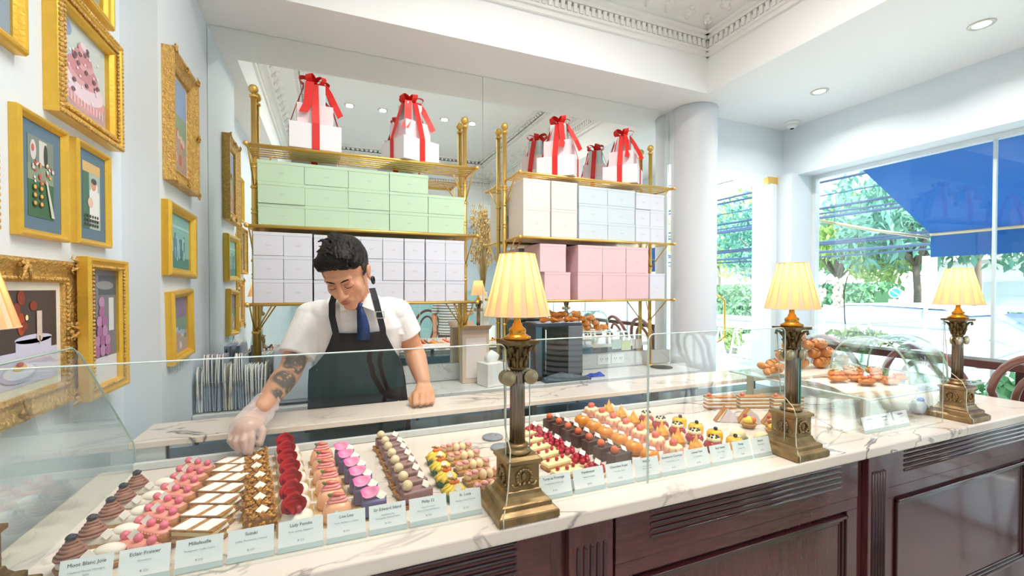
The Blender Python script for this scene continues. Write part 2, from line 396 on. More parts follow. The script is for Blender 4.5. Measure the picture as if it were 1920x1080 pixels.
# ================================================================ glass display guard
def pane(name, x0, x1, y0, y1, z0, z1, label, grp):
    t = thing(name, label, 'glass panel', ((x0+x1)/2, y0, z0), 0, grp); L = lambda v: v-(x0+x1)/2
    r = .018; seg = 6; dx = x1-x0; h = z1-z0
    poly = [(-dx/2, 0), (dx/2, 0)]+[(dx/2-r+r*math.cos(a*PI/2/seg), h-r+r*math.sin(a*PI/2/seg)) for a in range(seg+1)]+[(-dx/2+r-r*math.sin(a*PI/2/seg), h-r+r*math.cos(a*PI/2/seg)) for a in range(seg+1)]
    # sheet standing in XZ
    MB().prism(poly, y1-y0, T(0, y1-y0, 0, rx=PI/2)).build('pane', glass_m, t)
    m = MB(); pts = [(x, (y1-y0)/2, z) for x, z in poly[1:]+poly[:1]]
    m.tube(pts, .0016, 6); m.build('polished_edge', mat('glass_edge_light', 'D9E8E2', .15), t)
    return t
YG0, YG1 = 1.004, 1.012
G = 'glass guard panes along the counter front'
pane('glass_guard', -.545, .398, YG0, YG1, .951, 1.365, 'clear front glass pane guarding the pink eclairs and red domes', G)
pane('glass_guard', .462, .827, YG0, YG1, .951, 1.372, 'clear front glass pane just right of the middle brass lamp', G)
pane('glass_guard', .831, 1.388, YG0, YG1, .951, 1.372, 'clear front glass pane guarding the strawberry and apple cakes', G)
pane('glass_guard', 1.455, 2.33, YG0, YG1, .951, 1.372, 'clear front glass pane between the two right hand brass lamps', G)
MB().box(-.4365, -.4325, -.001, .009, .004, .40).build('green_edge', mat('green_glass_edge', '1F7F74', .15), D.objects['glass_guard.003'])
# end pane with a sloping back edge
t = thing('glass_end_guard', 'clear end pane of the display with a sloping rear edge', 'glass panel', (-.549, 1.0, .951))
pf = [(0.0, 0), (.672, 0), (.672, .06), (.661, .086), (.40, .355), (.36, .395), (.325, .413), (-.0, .413)]
Mx = Matrix(((0, 0, 1, 0), (1, 0, 0, 0), (0, 1, 0, 0), (0, 0, 0, 1)))
MB().prism(pf, .006, Mx @ T(0, 0, -.003)).build('pane', glass_m, t)
m = MB(); m.tube([Mx @ Vector((a, b, 0)) for a, b in pf[1:]], .0022, 6); m.build('polished_edge', gedge_m, t)
# ================================================================ brass racks
def rack(label, x0, x1, zt, zm, zb):
    t = thing('brass_rack', label, 'shelf rack', ((x0+x1)/2, 2.60, .93), 0, 'brass pipe racks against the mirror'); cx = (x0+x1)/2
    for s, x in ((-1, x0), (1, x1)):
        m = MB(); lx = x-cx
        m.tube([(lx, .065, .001), (lx, .065, 1.57)], .0135, 14)
        m.lathe([(.016, 1.565), (.02, 1.57), (.02, 1.578), (.009, 1.584), (.009, 1.59)], 14, T(lx, .065, 0))
        m.ball((lx, .065, 1.611), .024, seg=18, rings=12)
        for z in (.62, .64, .96, .98, 1.2, 1.22): m.lathe([(.0137, z), (.0165, z+.003), (.0165, z+.008), (.0137, z+.011)], 14, T(lx, .065, 0), cap=False)
        m.lathe([(.03, .0005), (.03, .006), (.016, .01)], 18, T(lx, .065, 0))
        m.build('post', brass_m, t)
    ov = .0; a, b = x0-cx-.0, x1-cx+.0
    for z in (zt, zm, zb):
        m = MB(); z -= .93; solid = (z != zt-.93)
        e0, e1 = a-.0, b+.0
        ys = [-.175, -.135, -.095, -.055, -.015, .025]
        for k, y in enumerate(ys): m.tube([(e0, y, z-.006), (e1, y, z-.006)], .0036 if k else .0078, 8)
        if solid: m.box(e0, e1, -.175, .04, z-.013, z-.010)
        for x in (e0, e1):
            m.tube([(x, -.185, z-.006), (x, .05, z-.006)], .006, 8); m.ball((x, -.186, z-.006), .012)
            m.tube([(x, .06, z-.16), (x*1.0, -.12, z-.008)], .004, 6)
            m.tube([(x, .06, z-.16), (x-.09*(1 if x > 0 else -1), .0, z-.008)], .004, 6)
            m.lathe([(.015, -.008), (.018, -.004), (.018, .004), (.015, .008)], 12, T(x, .065, z-.16), cap=False)
        m.build('shelf', brass_m, t)
    return t
ZT, ZM, ZB = 2.192, 1.807, 1.430
rack('tall brass rack holding the green and white boxes behind the person', -.362, .778, ZT, ZM, ZB)
rack('tall brass rack holding the pink and pale blue boxes beside the column', 1.043, 2.205, ZT+.006, ZM+.008, ZB)

# ================================================================ cake boxes
def carton(name, w, d, h, m_, lab=None, mark='oval'):
    t = thing(name, '', 'box')
    m = MB().box(-w/2, w/2, 0, d, 0, h-.0006, .0015, 1); m.build('carton_body', m_, t)
    m = MB().box(-w/2-.0008, w/2+.0008, -.0012, d, h-.016, h-.0003, .0008, 1); m.build('lid_flap', m_, t)
    m = MB().box(-.013, .013, -.0006, 0, h*.45, h*.45+.0012); m.box(-.009, .009, -.0006, 0, h*.45-.004, h*.45-.003)
    m.build('printed_mark', mat('print_grey', 'B5B8BE', .6), t)
    return t
green_m = mat('mint_card', 'C3E0C3', .55); whitebox_m = mat('lilac_white_card', 'DFE1EC', .55); cream_m = mat('cream_card', 'EBE4E0', .55)
blue_m = mat('pale_blue_card', 'D3DFE6', .55); pink_m = mat('pink_card', 'EBC9CF', .55)
def grid(proto, edges, z0, h, rows, y, lab, group, jit=0.004):
    rr = random.Random(len(edges)*7+int(h*1000)); first = True; n = len(edges)-1
    for c in range(n):
        x = (edges[c]+edges[c+1])/2
        k = rows[c] if isinstance(rows, (list, tuple)) else rows
        for r in range(k):
            loc = (x+rr.uniform(-.0012, .0012), y+rr.uniform(-jit, jit), z0+r*h+.0008)
            o = proto if first else dup(proto, loc)
            if first: o.location = loc
            first = False
            rn = {1: ['only'], 2: ['bottom', 'top'], 3: ['bottom', 'middle', 'top']}[k][r]
            cn_ = 'leftmost' if c == 0 else ('rightmost' if c == n-1 else ORD[c])
            o['label'] = lab % (rn, cn_); o['category'] = 'box'; o['group'] = group
g = carton('cake_box', .203, .23, .103, green_m)
grid(g, [-.316, -.113, .091, .296, .501, .704], ZM+.001, .1035, [3, 3, 3, 3, 2], 2.426, 'mint green cake box, %s of its stack, %s stack on the middle shelf', 'mint green cake boxes')
g = carton('cake_box', .127, .2, .1135, whitebox_m)
grid(g, [-.338, -.208, -.078], ZB+.001, .1143, 3, 2.424, 'wide off-white cake box, %s of its stack, %s stack at the rack end', 'wide white cake boxes on the left rack')
g = carton('cake_box', .108, .2, .1125, whitebox_m)
grid(g, [-.074, .038, .150, .260, .370, .485, .598, .708], ZB+.001, .1133, 3, 2.43, 'small off-white cake box, %s of its stack, %s narrow stack on the left rack', 'narrow white cake boxes on the left rack')
g = carton('tall_cake_box', .180, .235, .172, cream_m)
grid(g, [1.066, 1.254, 1.442], ZM+.009, .1725, 2, 2.424, 'tall cream cake box, %s of its stack, %s of the two cream stacks', 'tall cream cake boxes')
g = carton('cake_box', .214, .22, .111, blue_m)
grid(g, [1.454, 1.672, 1.889], ZM+.009, .1118, 3, 2.43, 'pale blue cake box, %s of its stack, %s of the two blue stacks', 'pale blue cake boxes')
g = carton('small_cake_box', .118, .2, .108, mat('ice_card', 'DCE0EA', .55))
grid(g, [1.892, 2.013, 2.134], ZM+.009, .109, 3, 2.432, 'small icy white box, %s of its stack, %s stack by the column', 'small icy white boxes')
g = carton('cake_box', .180, .235, .172, pink_m)
grid(g, [1.443, 1.627, 1.812, 1.996], ZB+.001, .1727, 2, 2.426, 'blush pink cake box, %s of its stack, %s of the three full pink stacks', 'blush pink cake boxes')
o = dup(g, (1.305, 2.432, ZB+.0018), label='blush pink cake box at the bottom left, set apart behind the lamp shade'); o['group'] = 'loose blush pink boxes'; o['category'] = 'box'
o = dup(g, (1.276, 2.437, ZB+.1745), label='blush pink cake box at the upper left, resting shifted over the lone bottom one'); o['group'] = 'loose blush pink boxes'; o['category'] = 'box'
g = carton('small_cake_box', .125, .2, .172, whitebox_m); g.location = (2.075, 2.43, ZB+.0018); g['label'] = 'white box beside the pink ones at the column end of the lower shelf'; g['category'] = 'box'

# ================================================================ ribboned gift tiers
red_m = mat('red_satin_ribbon', 'E0241E', .42, var=.15, vscale=20)
pinkw_m = mat('blush_card', 'F3DDE2', .55); silver_m = mat('pearl_card', 'D6E0E2', .45); wht_m = mat('gift_white_card', 'EEEDF3', .55)
def ribbon(m, pts, w, side):
    """flat band through pts, width along side vector"""
    s = Vector(side).normalized()*w/2; n = len(pts); top = []
    for k, p in enumerate(pts):
        p = Vector(p); t = (Vector(pts[min(k+1, n-1)])-Vector(pts[max(k-1, 0)])).normalized(); q = t.cross(s).normalized()*.0006
        top.append([p-s-q, p+s-q, p+s+q, p-s+q])
    m.loft(top, smooth=False)
def gift(label, x, y, z, rz, s=1.0, tail=1):
    t = thing('gift_box_tower', label, 'gift box', (x, y, z), rz, 'ribboned gift box towers on the top shelves'); t.scale = (s, s, s)
    tiers = ((.125, .125, 0, .132, wht_m, 'bottom_box'), (.088, .088, .132, .245, pinkw_m, 'middle_box'), (.052, .052, .245, .365, silver_m, 'top_box'))
    for a, b, z0, z1, mm, nm in tiers:
        MB().box(-a, a, -b, b, z0, z1, .0015, 1).build(nm, mm, t)
    m = MB(); w = .036
    for rot in (0, PI/2):
        q = Matrix.Rotation(rot, 4, 'Z')
        def P(*a): return q @ Vector(a)
        side = q @ Vector((1, 0, 0))
        for sg in (-1, 1):
            ribbon(m, [P(0, 0, .368), P(0, sg*.045, .368), P(0, sg*.054, .362), P(0, sg*.0935, .25), P(0, sg*.1285, .135), P(0, sg*.1285, .06), P(0, sg*.1285, .0), P(0, sg*.122, -.0005)], w, side)
    m.build('ribbon', red_m, t)
    m = MB(); rr = random.Random(int(abs(x)*100))
    for k in range(5):
        a = k*2*PI/5+.4+rz; lf = rr.uniform(.06, .078); pts = []
        for i in range(13):
            u = i/12*2*PI
            r = lf*(1-math.cos(u))/2*1.1; h = .016*math.sin(u)*1.3
            pts.append((r*math.cos(a), r*math.sin(a), .385+h+r*.25))
        ribbon(m, pts, .034, (-math.sin(a), math.cos(a), .2))
    m.ball((0, 0, .382), .013, (1, 1, .8))
    m.build('bow', red_m, t)
    m = MB()
    def tailb(pts, w, side): ribbon(m, pts, w, side)
    q = Matrix.Rotation(-rz, 4, 'Z')
    tailb([q @ Vector(p) for p in ((-.005, -.02, .38), (-.02, -.062, .372), (-.024, -.075, .32), (-.03, -.10, .24), (-.05, -.115, .19))], .042, q @ Vector((1, 0, 0)))
    tailb([q @ Vector(p) for p in ((.01, .0, .385), (.05, -.01, .375), (.075, -.03, .33), (.10, -.05, .27), (.13*tail, -.06, .205))], .034, q @ Vector((.8, 0, .6)))
    tailb([q @ Vector(p) for p in ((-.02, 0, .385), (-.055, -.005, .37), (-.07, -.01, .31), (-.085, -.012, .25))], .016, q @ Vector((0, 1, 0)))
    m.build('ribbon_tail', red_m, t)
    return t
gift('white and pink three tier gift box tied with a red bow, nearest the framed wall', -.068, 2.545, ZT+.003, R(4), .96)
gift('three tier gift box with red bow on the left rack, the one nearer the middle', .425, 2.545, ZT+.003, R(24), .92)
gift('three tier gift box with red bow standing at the left end of the right rack', 1.38, 2.55, ZT+.009, R(48), .95)
gift('three tier gift box with red bow standing nearest the round column', 1.875, 2.55, ZT+.009, R(43), .92)

# ================================================================ column table lamps
def pleated(m, r0, r1, z0, z1, n):
    """box pleated truncated cone: wide panels with overlapping folds; material 1 on the doubled strips"""
    b = bmesh.new(); N = n*2
    for k in range(n):
        a0 = 2*PI*k/n; a1 = a0+2*PI/n*.56; a2 = 2*PI*(k+1)/n
        def pt(a, r, z): return Vector((r*math.cos(a), r*math.sin(a), z))
        for (p, q, off0, off1, mi) in ((a0, a1, .0016, .0016, 0), (a1, a2, -.0004, -.0004, 1)):
            segs = 2
            for s in range(segs):
                x0 = p+(q-p)*s/segs; x1 = p+(q-p)*(s+1)/segs
                f = b.faces.new([b.verts.new(v) for v in (pt(x0, r0+off0, z0), pt(x1, r0+off0, z0), pt(x1, r1+off0, z1), pt(x0, r1+off0, z1))]); f.material_index = mi
        for a in (a1, a2):
            b.faces.new([b.verts.new(v) for v in (pt(a, r0-.0004, z0), pt(a, r0+.0016, z0), pt(a, r1+.0016, z1), pt(a, r1-.0004, z1))])
    mp = {}
    for v in b.verts: mp[v] = m.bm.verts.new(v.co)
    for f in b.faces: nf = m.bm.faces.new([mp[v] for v in f.verts]); nf.material_index = f.material_index
    b.free()
def shade_mat(name, col, tr):
    m = D.materials.new(name); m.use_nodes = True; n = m.node_tree.nodes; L = m.node_tree.links; n.clear()
    o = n.new('ShaderNodeOutputMaterial'); mx = n.new('ShaderNodeMixShader'); d = n.new('ShaderNodeBsdfDiffuse'); t = n.new('ShaderNodeBsdfTranslucent')
    d.inputs[0].default_value = lin('F3E6CF'); t.inputs[0].default_value = lin(col); mx.inputs[0].default_value = tr
    L.new(d.outputs[0], mx.inputs[1]); L.new(t.outputs[0], mx.inputs[2]); L.new(mx.outputs[0], o.inputs[0]); return m
sh1 = shade_mat('pleated_silk_single', 'FFDCA0', .82); sh2 = shade_mat('pleated_silk_double', 'EBA755', .36)
bulb_m = mat('warm_bulb', 'FFF2D8', .3, emit='FFD9A0', es=9)
capital_m = mat('acanthus_brass', '86704B', .42, .8, var=.6, vscale=60, col2='4C3A24', bump=.4, bscale=160)
fit_m = mat('gilt_lamp_fitting', 'C9923A', .25, .95)
lamp_l = D.lights.new('table_lamp_bulb', 'POINT'); lamp_l.energy = 3.0; lamp_l.color = (1, .74, .46); lamp_l.shadow_soft_size = .022
def square_loft(m, prof, bev=.08):
    rings = []
    for h, z in prof: rings.append([Vector((sx*h, sy*h, z)) for sx, sy in ((-1, -1), (1, -1), (1, 1), (-1, 1))])
    m.loft(rings, smooth=False)
def lamp_proto():
    t = thing('column_table_lamp', '', 'lamp')
    m = MB(); square_loft(m, [(.076, .0005), (.078, .003), (.078, .018), (.076, .021), (.066, .027), (.064, .028), (.064, .038), (.061, .041), (.052, .045), (.046, .054), (.044, .062), (.041, .064)])
    m.build('stepped_base', bronze_m, t)
    m = MB(); square_loft(m, [(.0405, .064), (.0405, .122), (.043, .126), (.047, .128), (.047, .136), (.043, .138), (.036, .142)])
    for k in range(4):   # wreath in relief on each side
        Q = Matrix.Rotation(k*PI/2, 4, 'Z')
        pts = [Q @ Vector((.019*math.cos(a), -.0415, .094+.019*math.sin(a))) for a in [R(-55)+i*R(290)/22 for i in range(23)]]
        m.tube(pts, .0034, 6)
        for i, a in enumerate([R(-50)+i*R(280)/13 for i in range(14)]): m.ball(Q @ Vector((.019*math.cos(a), -.044, .094+.019*math.sin(a))), .0042, seg=6, rings=5)
        for dx in (-.012, 0, .012): m.ball(Q @ Vector((dx, -.043, .078)), .0055, (1, .6, 1), 7, 5)
        m.ball(Q @ Vector((0, -.042, .096)), .008, (1, .5, 1.3), 8, 6)
        for sx in (-1, 1): m.tube([Q @ Vector((sx*.014, -.042, .076)), Q @ Vector((sx*.026, -.043, .073)), Q @ Vector((sx*.033, -.042, .082))], .003, 6)
    m.build('pedestal', bronze_m, t)
    m = MB(); m.lathe([(.030, .142), (.033, .146), (.033, .150), (.027, .153), (.025, .157), (.028, .161), (.028, .164), (.022, .168)], 28)
    m.build('column_ring', bronze_m, t)
    m = MB(); m.lathe([(.0195, .166), (.0185, .30), (.0178, .352)], 96, wob=lambda a, k: 1-.09*abs(math.sin(a*8))**.6*(1 if True else 0))
    m.build('fluted_shaft', mat('shaft_pewter_brass', '8B7E72', .25, .95), t)
    m = MB(); m.lathe([(.019, .350), (.021, .353), (.018, .357), (.0185, .372), (.021, .392), (.027, .408), (.031, .414)], 24)
    for row, (z, n, r, hh) in enumerate(((.356, 8, .019, .026), (.375, 8, .021, .03))):
        for k in range(n):
            a = 2*PI*(k+.5*row)/n; q = Matrix.Rotation(a, 4, 'Z')
            m.tube([q @ Vector((r, 0, z)), q @ Vector((r+.003, 0, z+hh*.6)), q @ Vector((r+.008, 0, z+hh*.95)), q @ Vector((r+.011, 0, z+hh*.85))], [.005, .0055, .004, .0025], 6)
    for k in range(4):
        q = Matrix.Rotation(PI/4+k*PI/2, 4, 'Z'); m.tube([q @ Vector((.026, 0, .392)), q @ Vector((.036, 0, .406)), q @ Vector((.045, 0, .408)), q @ Vector((.047, 0, .400)), q @ Vector((.042, 0, .398))], .0045, 6)
    ab = []
    for k in range(4):
        for i in range(8):
            a = PI/4+k*PI/2+i*PI/16; u = abs(((a-PI/4) % (PI/2))/(PI/2)-.5)*2
            ab.append((math.cos(a)*(.037+.021*u**2.2), math.sin(a)*(.037+.021*u**2.2)))
    m.prism(ab, .009, T(0, 0, .414)); m.build('capital', capital_m, t)
    m = MB(); m.lathe([(.033, .4235), (.034, .430), (.027, .434), (.02, .438), (.022, .444), (.021, .450), (.013, .456), (.012, .462), (.009, .466), (.008, .478), (.011, .483), (.009, .487), (.0085, .56), (.012, .563), (.012, .585)], 24)
    m.build('gilt_stem', fit_m, t)
    m = MB(); m.lathe([(.012, .585), (.020, .60), (.016, .615), (0, .622)], 14); m.build('bulb', bulb_m, t)
    m = MB(); pleated(m, .081, .0425, .483, .636, 15); m.build('lamp_shade', [sh1, sh2], t, keep=True)
    m = MB()
    for r, z in ((.044, .6355),): m.tube([((r)*math.cos(2*PI*i/36), r*math.sin(2*PI*i/36), z) for i in range(36)], .0013, 6, closed=True)
    MB().tube([((.0825)*math.cos(2*PI*i/36), .0825*math.sin(2*PI*i/36), .4835) for i in range(36)], .0013, 6, closed=True).build('hem_trim', sh2, t)
    for k in range(3):
        a = k*2*PI/3; m.tube([(0, 0, .612), (.0425*math.cos(a), .0425*math.sin(a), .634)], .001, 5)
    m.build('shade_wire', brass_m, t)
    for sx in (-1, 1):
        m = MB()
        for yy in (-.016, .003): m.lathe([(.0, -.004), (.0175, -.004), (.0185, -.003), (.0185, .003), (.0175, .004), (0, .004)], 24, T(sx*.030, yy, .331, rx=PI/2))
        m.tube([(sx*.030, -.016, .331), (sx*.030, .003, .331)], .004, 8)
        m.build('glass_clamp', mat('clamp_brass', 'A89878', .32, .8), t)
    m = MB(); m.tube([(-.026, .035, .42), (-.024, .03, .33), (-.025, .02, .2), (-.031, -.03, .16), (-.040, -.048, .13), (-.044, -.048, .075), (-.052, -.056, .045), (-.064, -.07, .024), (-.068, -.0795, .02), (-.068, -.080, .002)], .0017, 6)
    m.build('power_cord', mat('clear_flex', 'C9C2AE', .3), t)
    return t
LP = [(-.575, 1.012), (.432, 1.016), (1.436, 1.020), (2.48, 1.026)]
LL = ['antique brass column lamp cut off at the left picture edge', 'antique brass column lamp with lit cream pleated shade, nearest whole one', 'antique brass column lamp with lit shade, the middle one on the counter', 'antique brass column lamp with lit amber shade farthest right by the window']
lp = lamp_proto()
for i, (x, y) in enumerate(LP):
    o = lp if i == 0 else dup(lp, (x, y, .9505)); o.location = (x, y, .9505); tag(o, LL[i], 'lamp', 'brass column lamps along the counter')
    l = D.objects.new('table_lamp_bulb', lamp_l); COL.objects.link(l); l.parent = o; l.location = (0, 0, .60)

# ================================================================ pictures in gilt frames
def blob(m, mi, cx, cy, rx, ry, lay, n=18, rot=0):
    m.mi = mi; pts = []
    for i in range(n):
        a = 2*PI*i/n; x = rx*math.cos(a); y = ry*math.sin(a)
        pts.append((cx+x*math.cos(rot)-y*math.sin(rot), cy+x*math.sin(rot)+y*math.cos(rot)))
    m.prism(pts, .0003, T(0, 0, lay*.0004)); m.mi = 0
def rect(m, mi, x0, x1, y0, y1, lay): m.mi = mi; m.prism([(x0, y0), (x1, y0), (x1, y1), (x0, y1)], .0003, T(0, 0, lay*.0004)); m.mi = 0
WALLF = Matrix(((0, 0, 1, 0), (1, 0, 0, 0), (0, 1, 0, 0), (0, 0, 0, 1)))   # local x->Y, y->Z, z->X
def frame(name, label, x, yc, zc, w, h, fw, dep, m_, style, mats, paint, matw=0, matm=None, tilt=0):
    """picture frame hung on the left wall; w,h outer size; fw moulding width; dep depth"""
    t = thing(name, label, 'picture frame', (x, yc, zc), 0, 'gilt frames on the left wall')
    t.matrix_world = Matrix.Translation((x, yc, zc)) @ WALLF @ Matrix.Rotation(tilt, 4, 'Z')
    prof = {'step': [(0, 0), (0, dep*.8), (.1, dep), (.3, dep), (.4, dep*.8), (.62, dep*.72), (.7, dep*.8), (.85, dep*.75), (1, dep*.45), (1, 0)],
            'scoop': [(0, 0), (0, dep), (.15, dep), (.3, dep*.82), (.6, dep*.55), (.8, dep*.5), (.86, dep*.62), (1, dep*.5), (1, 0)],
            'round': [(0, 0), (0, dep*.7), (.15, dep*.95), (.35, dep), (.55, dep*.92), (.75, dep*.6), (.85, dep*.62), (1, dep*.4), (1, 0)]}[style]
    m = MB(); rings = []
    for sx, sy in ((-1, -1), (1, -1), (1, 1), (-1, 1)):
        rings.append([Vector((sx*(w/2-u*fw), sy*(h/2-u*fw), z)) for u, z in prof])
    rings.append(rings[0]); m.loft(rings, cap=False, smooth=False, closed=True)
    m.build('frame_moulding', m_, t)
    iw, ih = w/2-fw*.97, h/2-fw*.97
    if matw:
        MB().box(-iw, iw, -ih, ih, .004, .007).build('picture_mount', matm, t)
        iw -= matw; ih -= matw
    m = MB(); rect(m, 0, -iw, iw, -ih, ih, 0); paint(m, iw, ih)
    o = m.build('picture', mats, t); o.location = (0, 0, .0075 if matw else .005)
    return t, iw, ih
def beads(t, w, h, fw, dep, u, r, pitch, m_, name='beaded_edge'):
    m = MB(); a, b = w/2-u*fw, h/2-u*fw
    for (p, q) in (((-a, -b), (a, -b)), ((a, -b), (a, b)), ((a, b), (-a, b)), ((-a, b), (-a, -b))):
        L_ = math.hypot(q[0]-p[0], q[1]-p[1]); n = max(2, int(L_/pitch))
        for i in range(n): m.ball((p[0]+(q[0]-p[0])*i/n, p[1]+(q[1]-p[1])*i/n, dep), r, (1.2, 1.2, .8), 6, 4)
    m.build(name, m_, t)
def scroll(t, spots_, s, dep, m_):
    for (cx, cy, rot) in spots_:
        m = MB(); rr = random.Random(int(cx*999+cy*77))
        q = T(cx, cy, dep, rz=rot)
        for k in range(16):
            a = rr.uniform(-.9, .9); d = rr.uniform(0, 1)
            m.ball(q @ Vector((-d*s*math.cos(a), d*s*math.sin(a), rr.uniform(-.003, .004))), s*rr.uniform(.14, .24), (1.2, .9, .6), 8, 5)
        for sg in (-1, 1):
            m.tube([q @ Vector((-.2*s, 0, .004)), q @ Vector((-.8*s, sg*.3*s, .006)), q @ Vector((-1.5*s, sg*.5*s, .003)), q @ Vector((-1.3*s, sg*.8*s, .003))], [s*.14, s*.12, s*.08, s*.05], 6)
        m.build('scroll_ornament', m_, t)
c = lambda h_, r=.5: mat('print_'+h_, h_, r)
def p_cake(m, w, h):
    rect(m, 1, -w, w, -h, -h*.35, 1); blob(m, 4, -w*.7, h*.75, w*.28, h*.2, 1)
    blob(m, 2, w*.0, -h*.45, w*.92, h*.42, 2); blob(m, 3, w*.0, -h*.28, w*.88, h*.36, 3); blob(m, 2, 0, -h*.02, w*.66, h*.3, 4); blob(m, 5, 0, h*.08, w*.6, h*.24, 5)
    blob(m, 2, 0, h*.28, w*.42, h*.22, 6); blob(m, 5, 0, h*.36, w*.36, h*.16, 7); blob(m, 2, 0, h*.54, w*.22, h*.14, 8); blob(m, 3, 0, h*.62, w*.14, h*.08, 9)
    rr = random.Random(4)
    for k in range(16):
        a = k*.7; blob(m, 6, w*(.15+.05*k)*math.cos(a), h*(.6-.075*k)+.0*a, w*.07, h*.05, 10, 8)
        blob(m, 7, w*(.6)*math.cos(a*1.7), h*(.5-.07*k), w*.035, h*.03, 11, 6)
    for k in range(13): rect(m, 7, w*(-.8+k*.13), w*(-.785+k*.13), -h*(.8-.03*abs(k-6)*0), -h*.62, 11)
def p_table(m, w, h):
    rect(m, 1, -w, w, -h, -h*.1, 1); rect(m, 2, -w, w, h*.3, h, 1)
    blob(m, 3, -w*.6, h*.65, w*.22, h*.25, 2); rect(m, 3, -w*.15, w*.45, h*.35, h*.95, 2); blob(m, 4, w*.35, h*.6, w*.16, h*.3, 3); blob(m, 5, -w*.65, h*.7, w*.1, h*.09, 4)
    rr = random.Random(8)
    for k in range(26): blob(m, rr.choice((3, 5, 6, 7)), rr.uniform(-w*.7, w*.9), rr.uniform(-h*.15, h*.4), w*rr.uniform(.06, .13), h*rr.uniform(.03, .06), 5+k*.1, 8, rr.uniform(0, 3))
    for k in range(3):
        for j in range(2): blob(m, 8, w*(-.55+j*.5), h*(-.28-k*.2), w*.17, h*.08, 6); blob(m, 6, w*(-.55+j*.5), h*(-.26-k*.2), w*.11, h*.05, 7)
    m.mi = 3; m.prism([(w*.25, h*.0), (w*.4, -h*.05), (w*.95, -h*.95), (w*.7, -h*.95)], .0003, T(0, 0, .0032)); m.mi = 0
def p_chef(m, w, h):
    rect(m, 1, -w, w, h*.7, h, 1); rect(m, 2, -w, -w*.3, -h, h*.7, 1); rect(m, 3, -w*.1, w*.7, -h*.1, h*.4, 1)
    blob(m, 4, w*.2, h*.35, w*.28, h*.16, 2); blob(m, 5, w*.25, h*.48, w*.3, h*.09, 3); rect(m, 3, -w*.3, w*.85, -h*.7, h*.18, 3); blob(m, 6, -w*.2, -h*.2, w*.3, h*.16, 4)
    for k in range(18): blob(m, 7, w*(-.8+.28*(k % 6)), -h*(.62+.13*(k//6)), w*.1, h*.05, 5, 8)
def p_dinner(m, w, h):
    rect(m, 1, -w, w, -h, -h*.28, 1); blob(m, 1, w*.45, -h*.05, w*.42, h*.1, 2); rect(m, 1, w*.05, w*.85, -h*.4, -h*.05, 2)
    rr = random.Random(3)
    for k in range(9): blob(m, rr.choice((2, 3)), rr.uniform(-w*.9, w*.9), rr.uniform(h*.2, h*.9), w*.08, h*rr.uniform(.1, .25), 3+k*.1)
    blob(m, 4, w*.28, h*.42, w*.03, h*.06, 5)
    rect(m, 5, w*.5, w*.62, h*.0, h*.55, 5); blob(m, 5, w*.56, -h*.02, w*.07, h*.1, 6); rect(m, 5, w*.55, w*.57, -h*.2, 0, 6)
    blob(m, 6, -w*.45, h*.05, w*.14, h*.14, 6); blob(m, 2, -w*.5, h*.2, w*.17, h*.15, 7)
    blob(m, 7, w*.1, -h*.72, w*.4, h*.2, 7); blob(m, 8, w*.1, -h*.69, w*.33, h*.155, 8); blob(m, 9, w*.1, -h*.60, w*.15, h*.08, 9); blob(m, 2, w*.1, -h*.54, w*.08, h*.05, 10)
def p_macaron(m, w, h):
    rect(m, 1, -w, -w*.4, -h*.1, h, 1); rect(m, 2, -w*.2, w, h*.55, h*.9, 1); blob(m, 3, w*.2, h*.72, w*.6, h*.08, 2); rect(m, 4, -w, w, -h, -h*.55, 1); rect(m, 4, w*.45, w*.8, -h*.1, h*.5, 2)
    for k, n in enumerate((1, 1, 2, 2, 3, 3)):
        for j in range(n): blob(m, 5 if (k+j) % 2 else 6, w*(-.05+(j-(n-1)/2)*.34), h*(.42-.17*k), w*.19, h*.1, 4+k, 14, .2)
def p_flor(m, w, h):
    rect(m, 1, -w, w, -h, -h*.55, 1); rr = random.Random(6)
    for k in range(26): a = rr.uniform(-w*.8, w*.6); rect(m, rr.choice((2, 3)), a, a+w*.1, rr.uniform(-h*.7, -.2*h), rr.uniform(-.1*h, h*.35), 2+k*.1)
    rect(m, 2, -w, w, h*.5, h*.6, 2)
def p_land(m, w, h):
    rect(m, 1, -w, w, h*.2, h, 1); rect(m, 2, -w, w, -h*.25, h*.25, 2); rect(m, 3, -w, w, -h, -h*.25, 2); rr = random.Random(2)
    for k in range(14): blob(m, rr.choice((4, 5, 2)), rr.uniform(-w, w)*.85, rr.uniform(-h*.9, -h*.1), w*.16, h*.1, 3+k*.1, 9)
FX = XL+.0005
frame('picture_frame', 'gold frame holding a photo of a tiered pink cake', FX, 1.735, 2.147, .385, .355, .050, .038, gold_m, 'step', [c('C9D3D2'), c('B9A0A8'), c('D9A5AC'), c('E7D3DF'), c('8FA3C0'), c('C98F96'), c('7A5F6C'), c('F3EEF0')], p_cake)
beads(D.objects['picture_frame'], .385, .355, .050, .036, .12, .0065, .013, gold2_m, 'carved_border')
beads(D.objects['picture_frame'], .385, .355, .050, .034, .55, .0055, .012, gold2_m)
F = lambda *a, **k: frame('picture_frame', *a, **k)
blue_mt = mat('blue_grey_mount', '5F7C8F', .7)
F('gold frame with pale mat at the very top left corner', FX, 1.265, 2.235, .33, .36, .028, .03, gold_m, 'round', [c('B9B3C6'), c('8EA0B0')], lambda m, w, h: rect(m, 1, -w, w, -h*.2, h*.4, 1), .06, mat('grey_mount', '8C9DAE', .7))
t, a, b = F('small gold frame at the top edge above the pink cake photo', FX, 1.745, 2.515, .27, .32, .034, .035, gold_m, 'step', [c('9FA6A0'), c('6F7F86')], lambda m, w, h: blob(m, 1, 0, 0, w*.6, h*.5, 1))
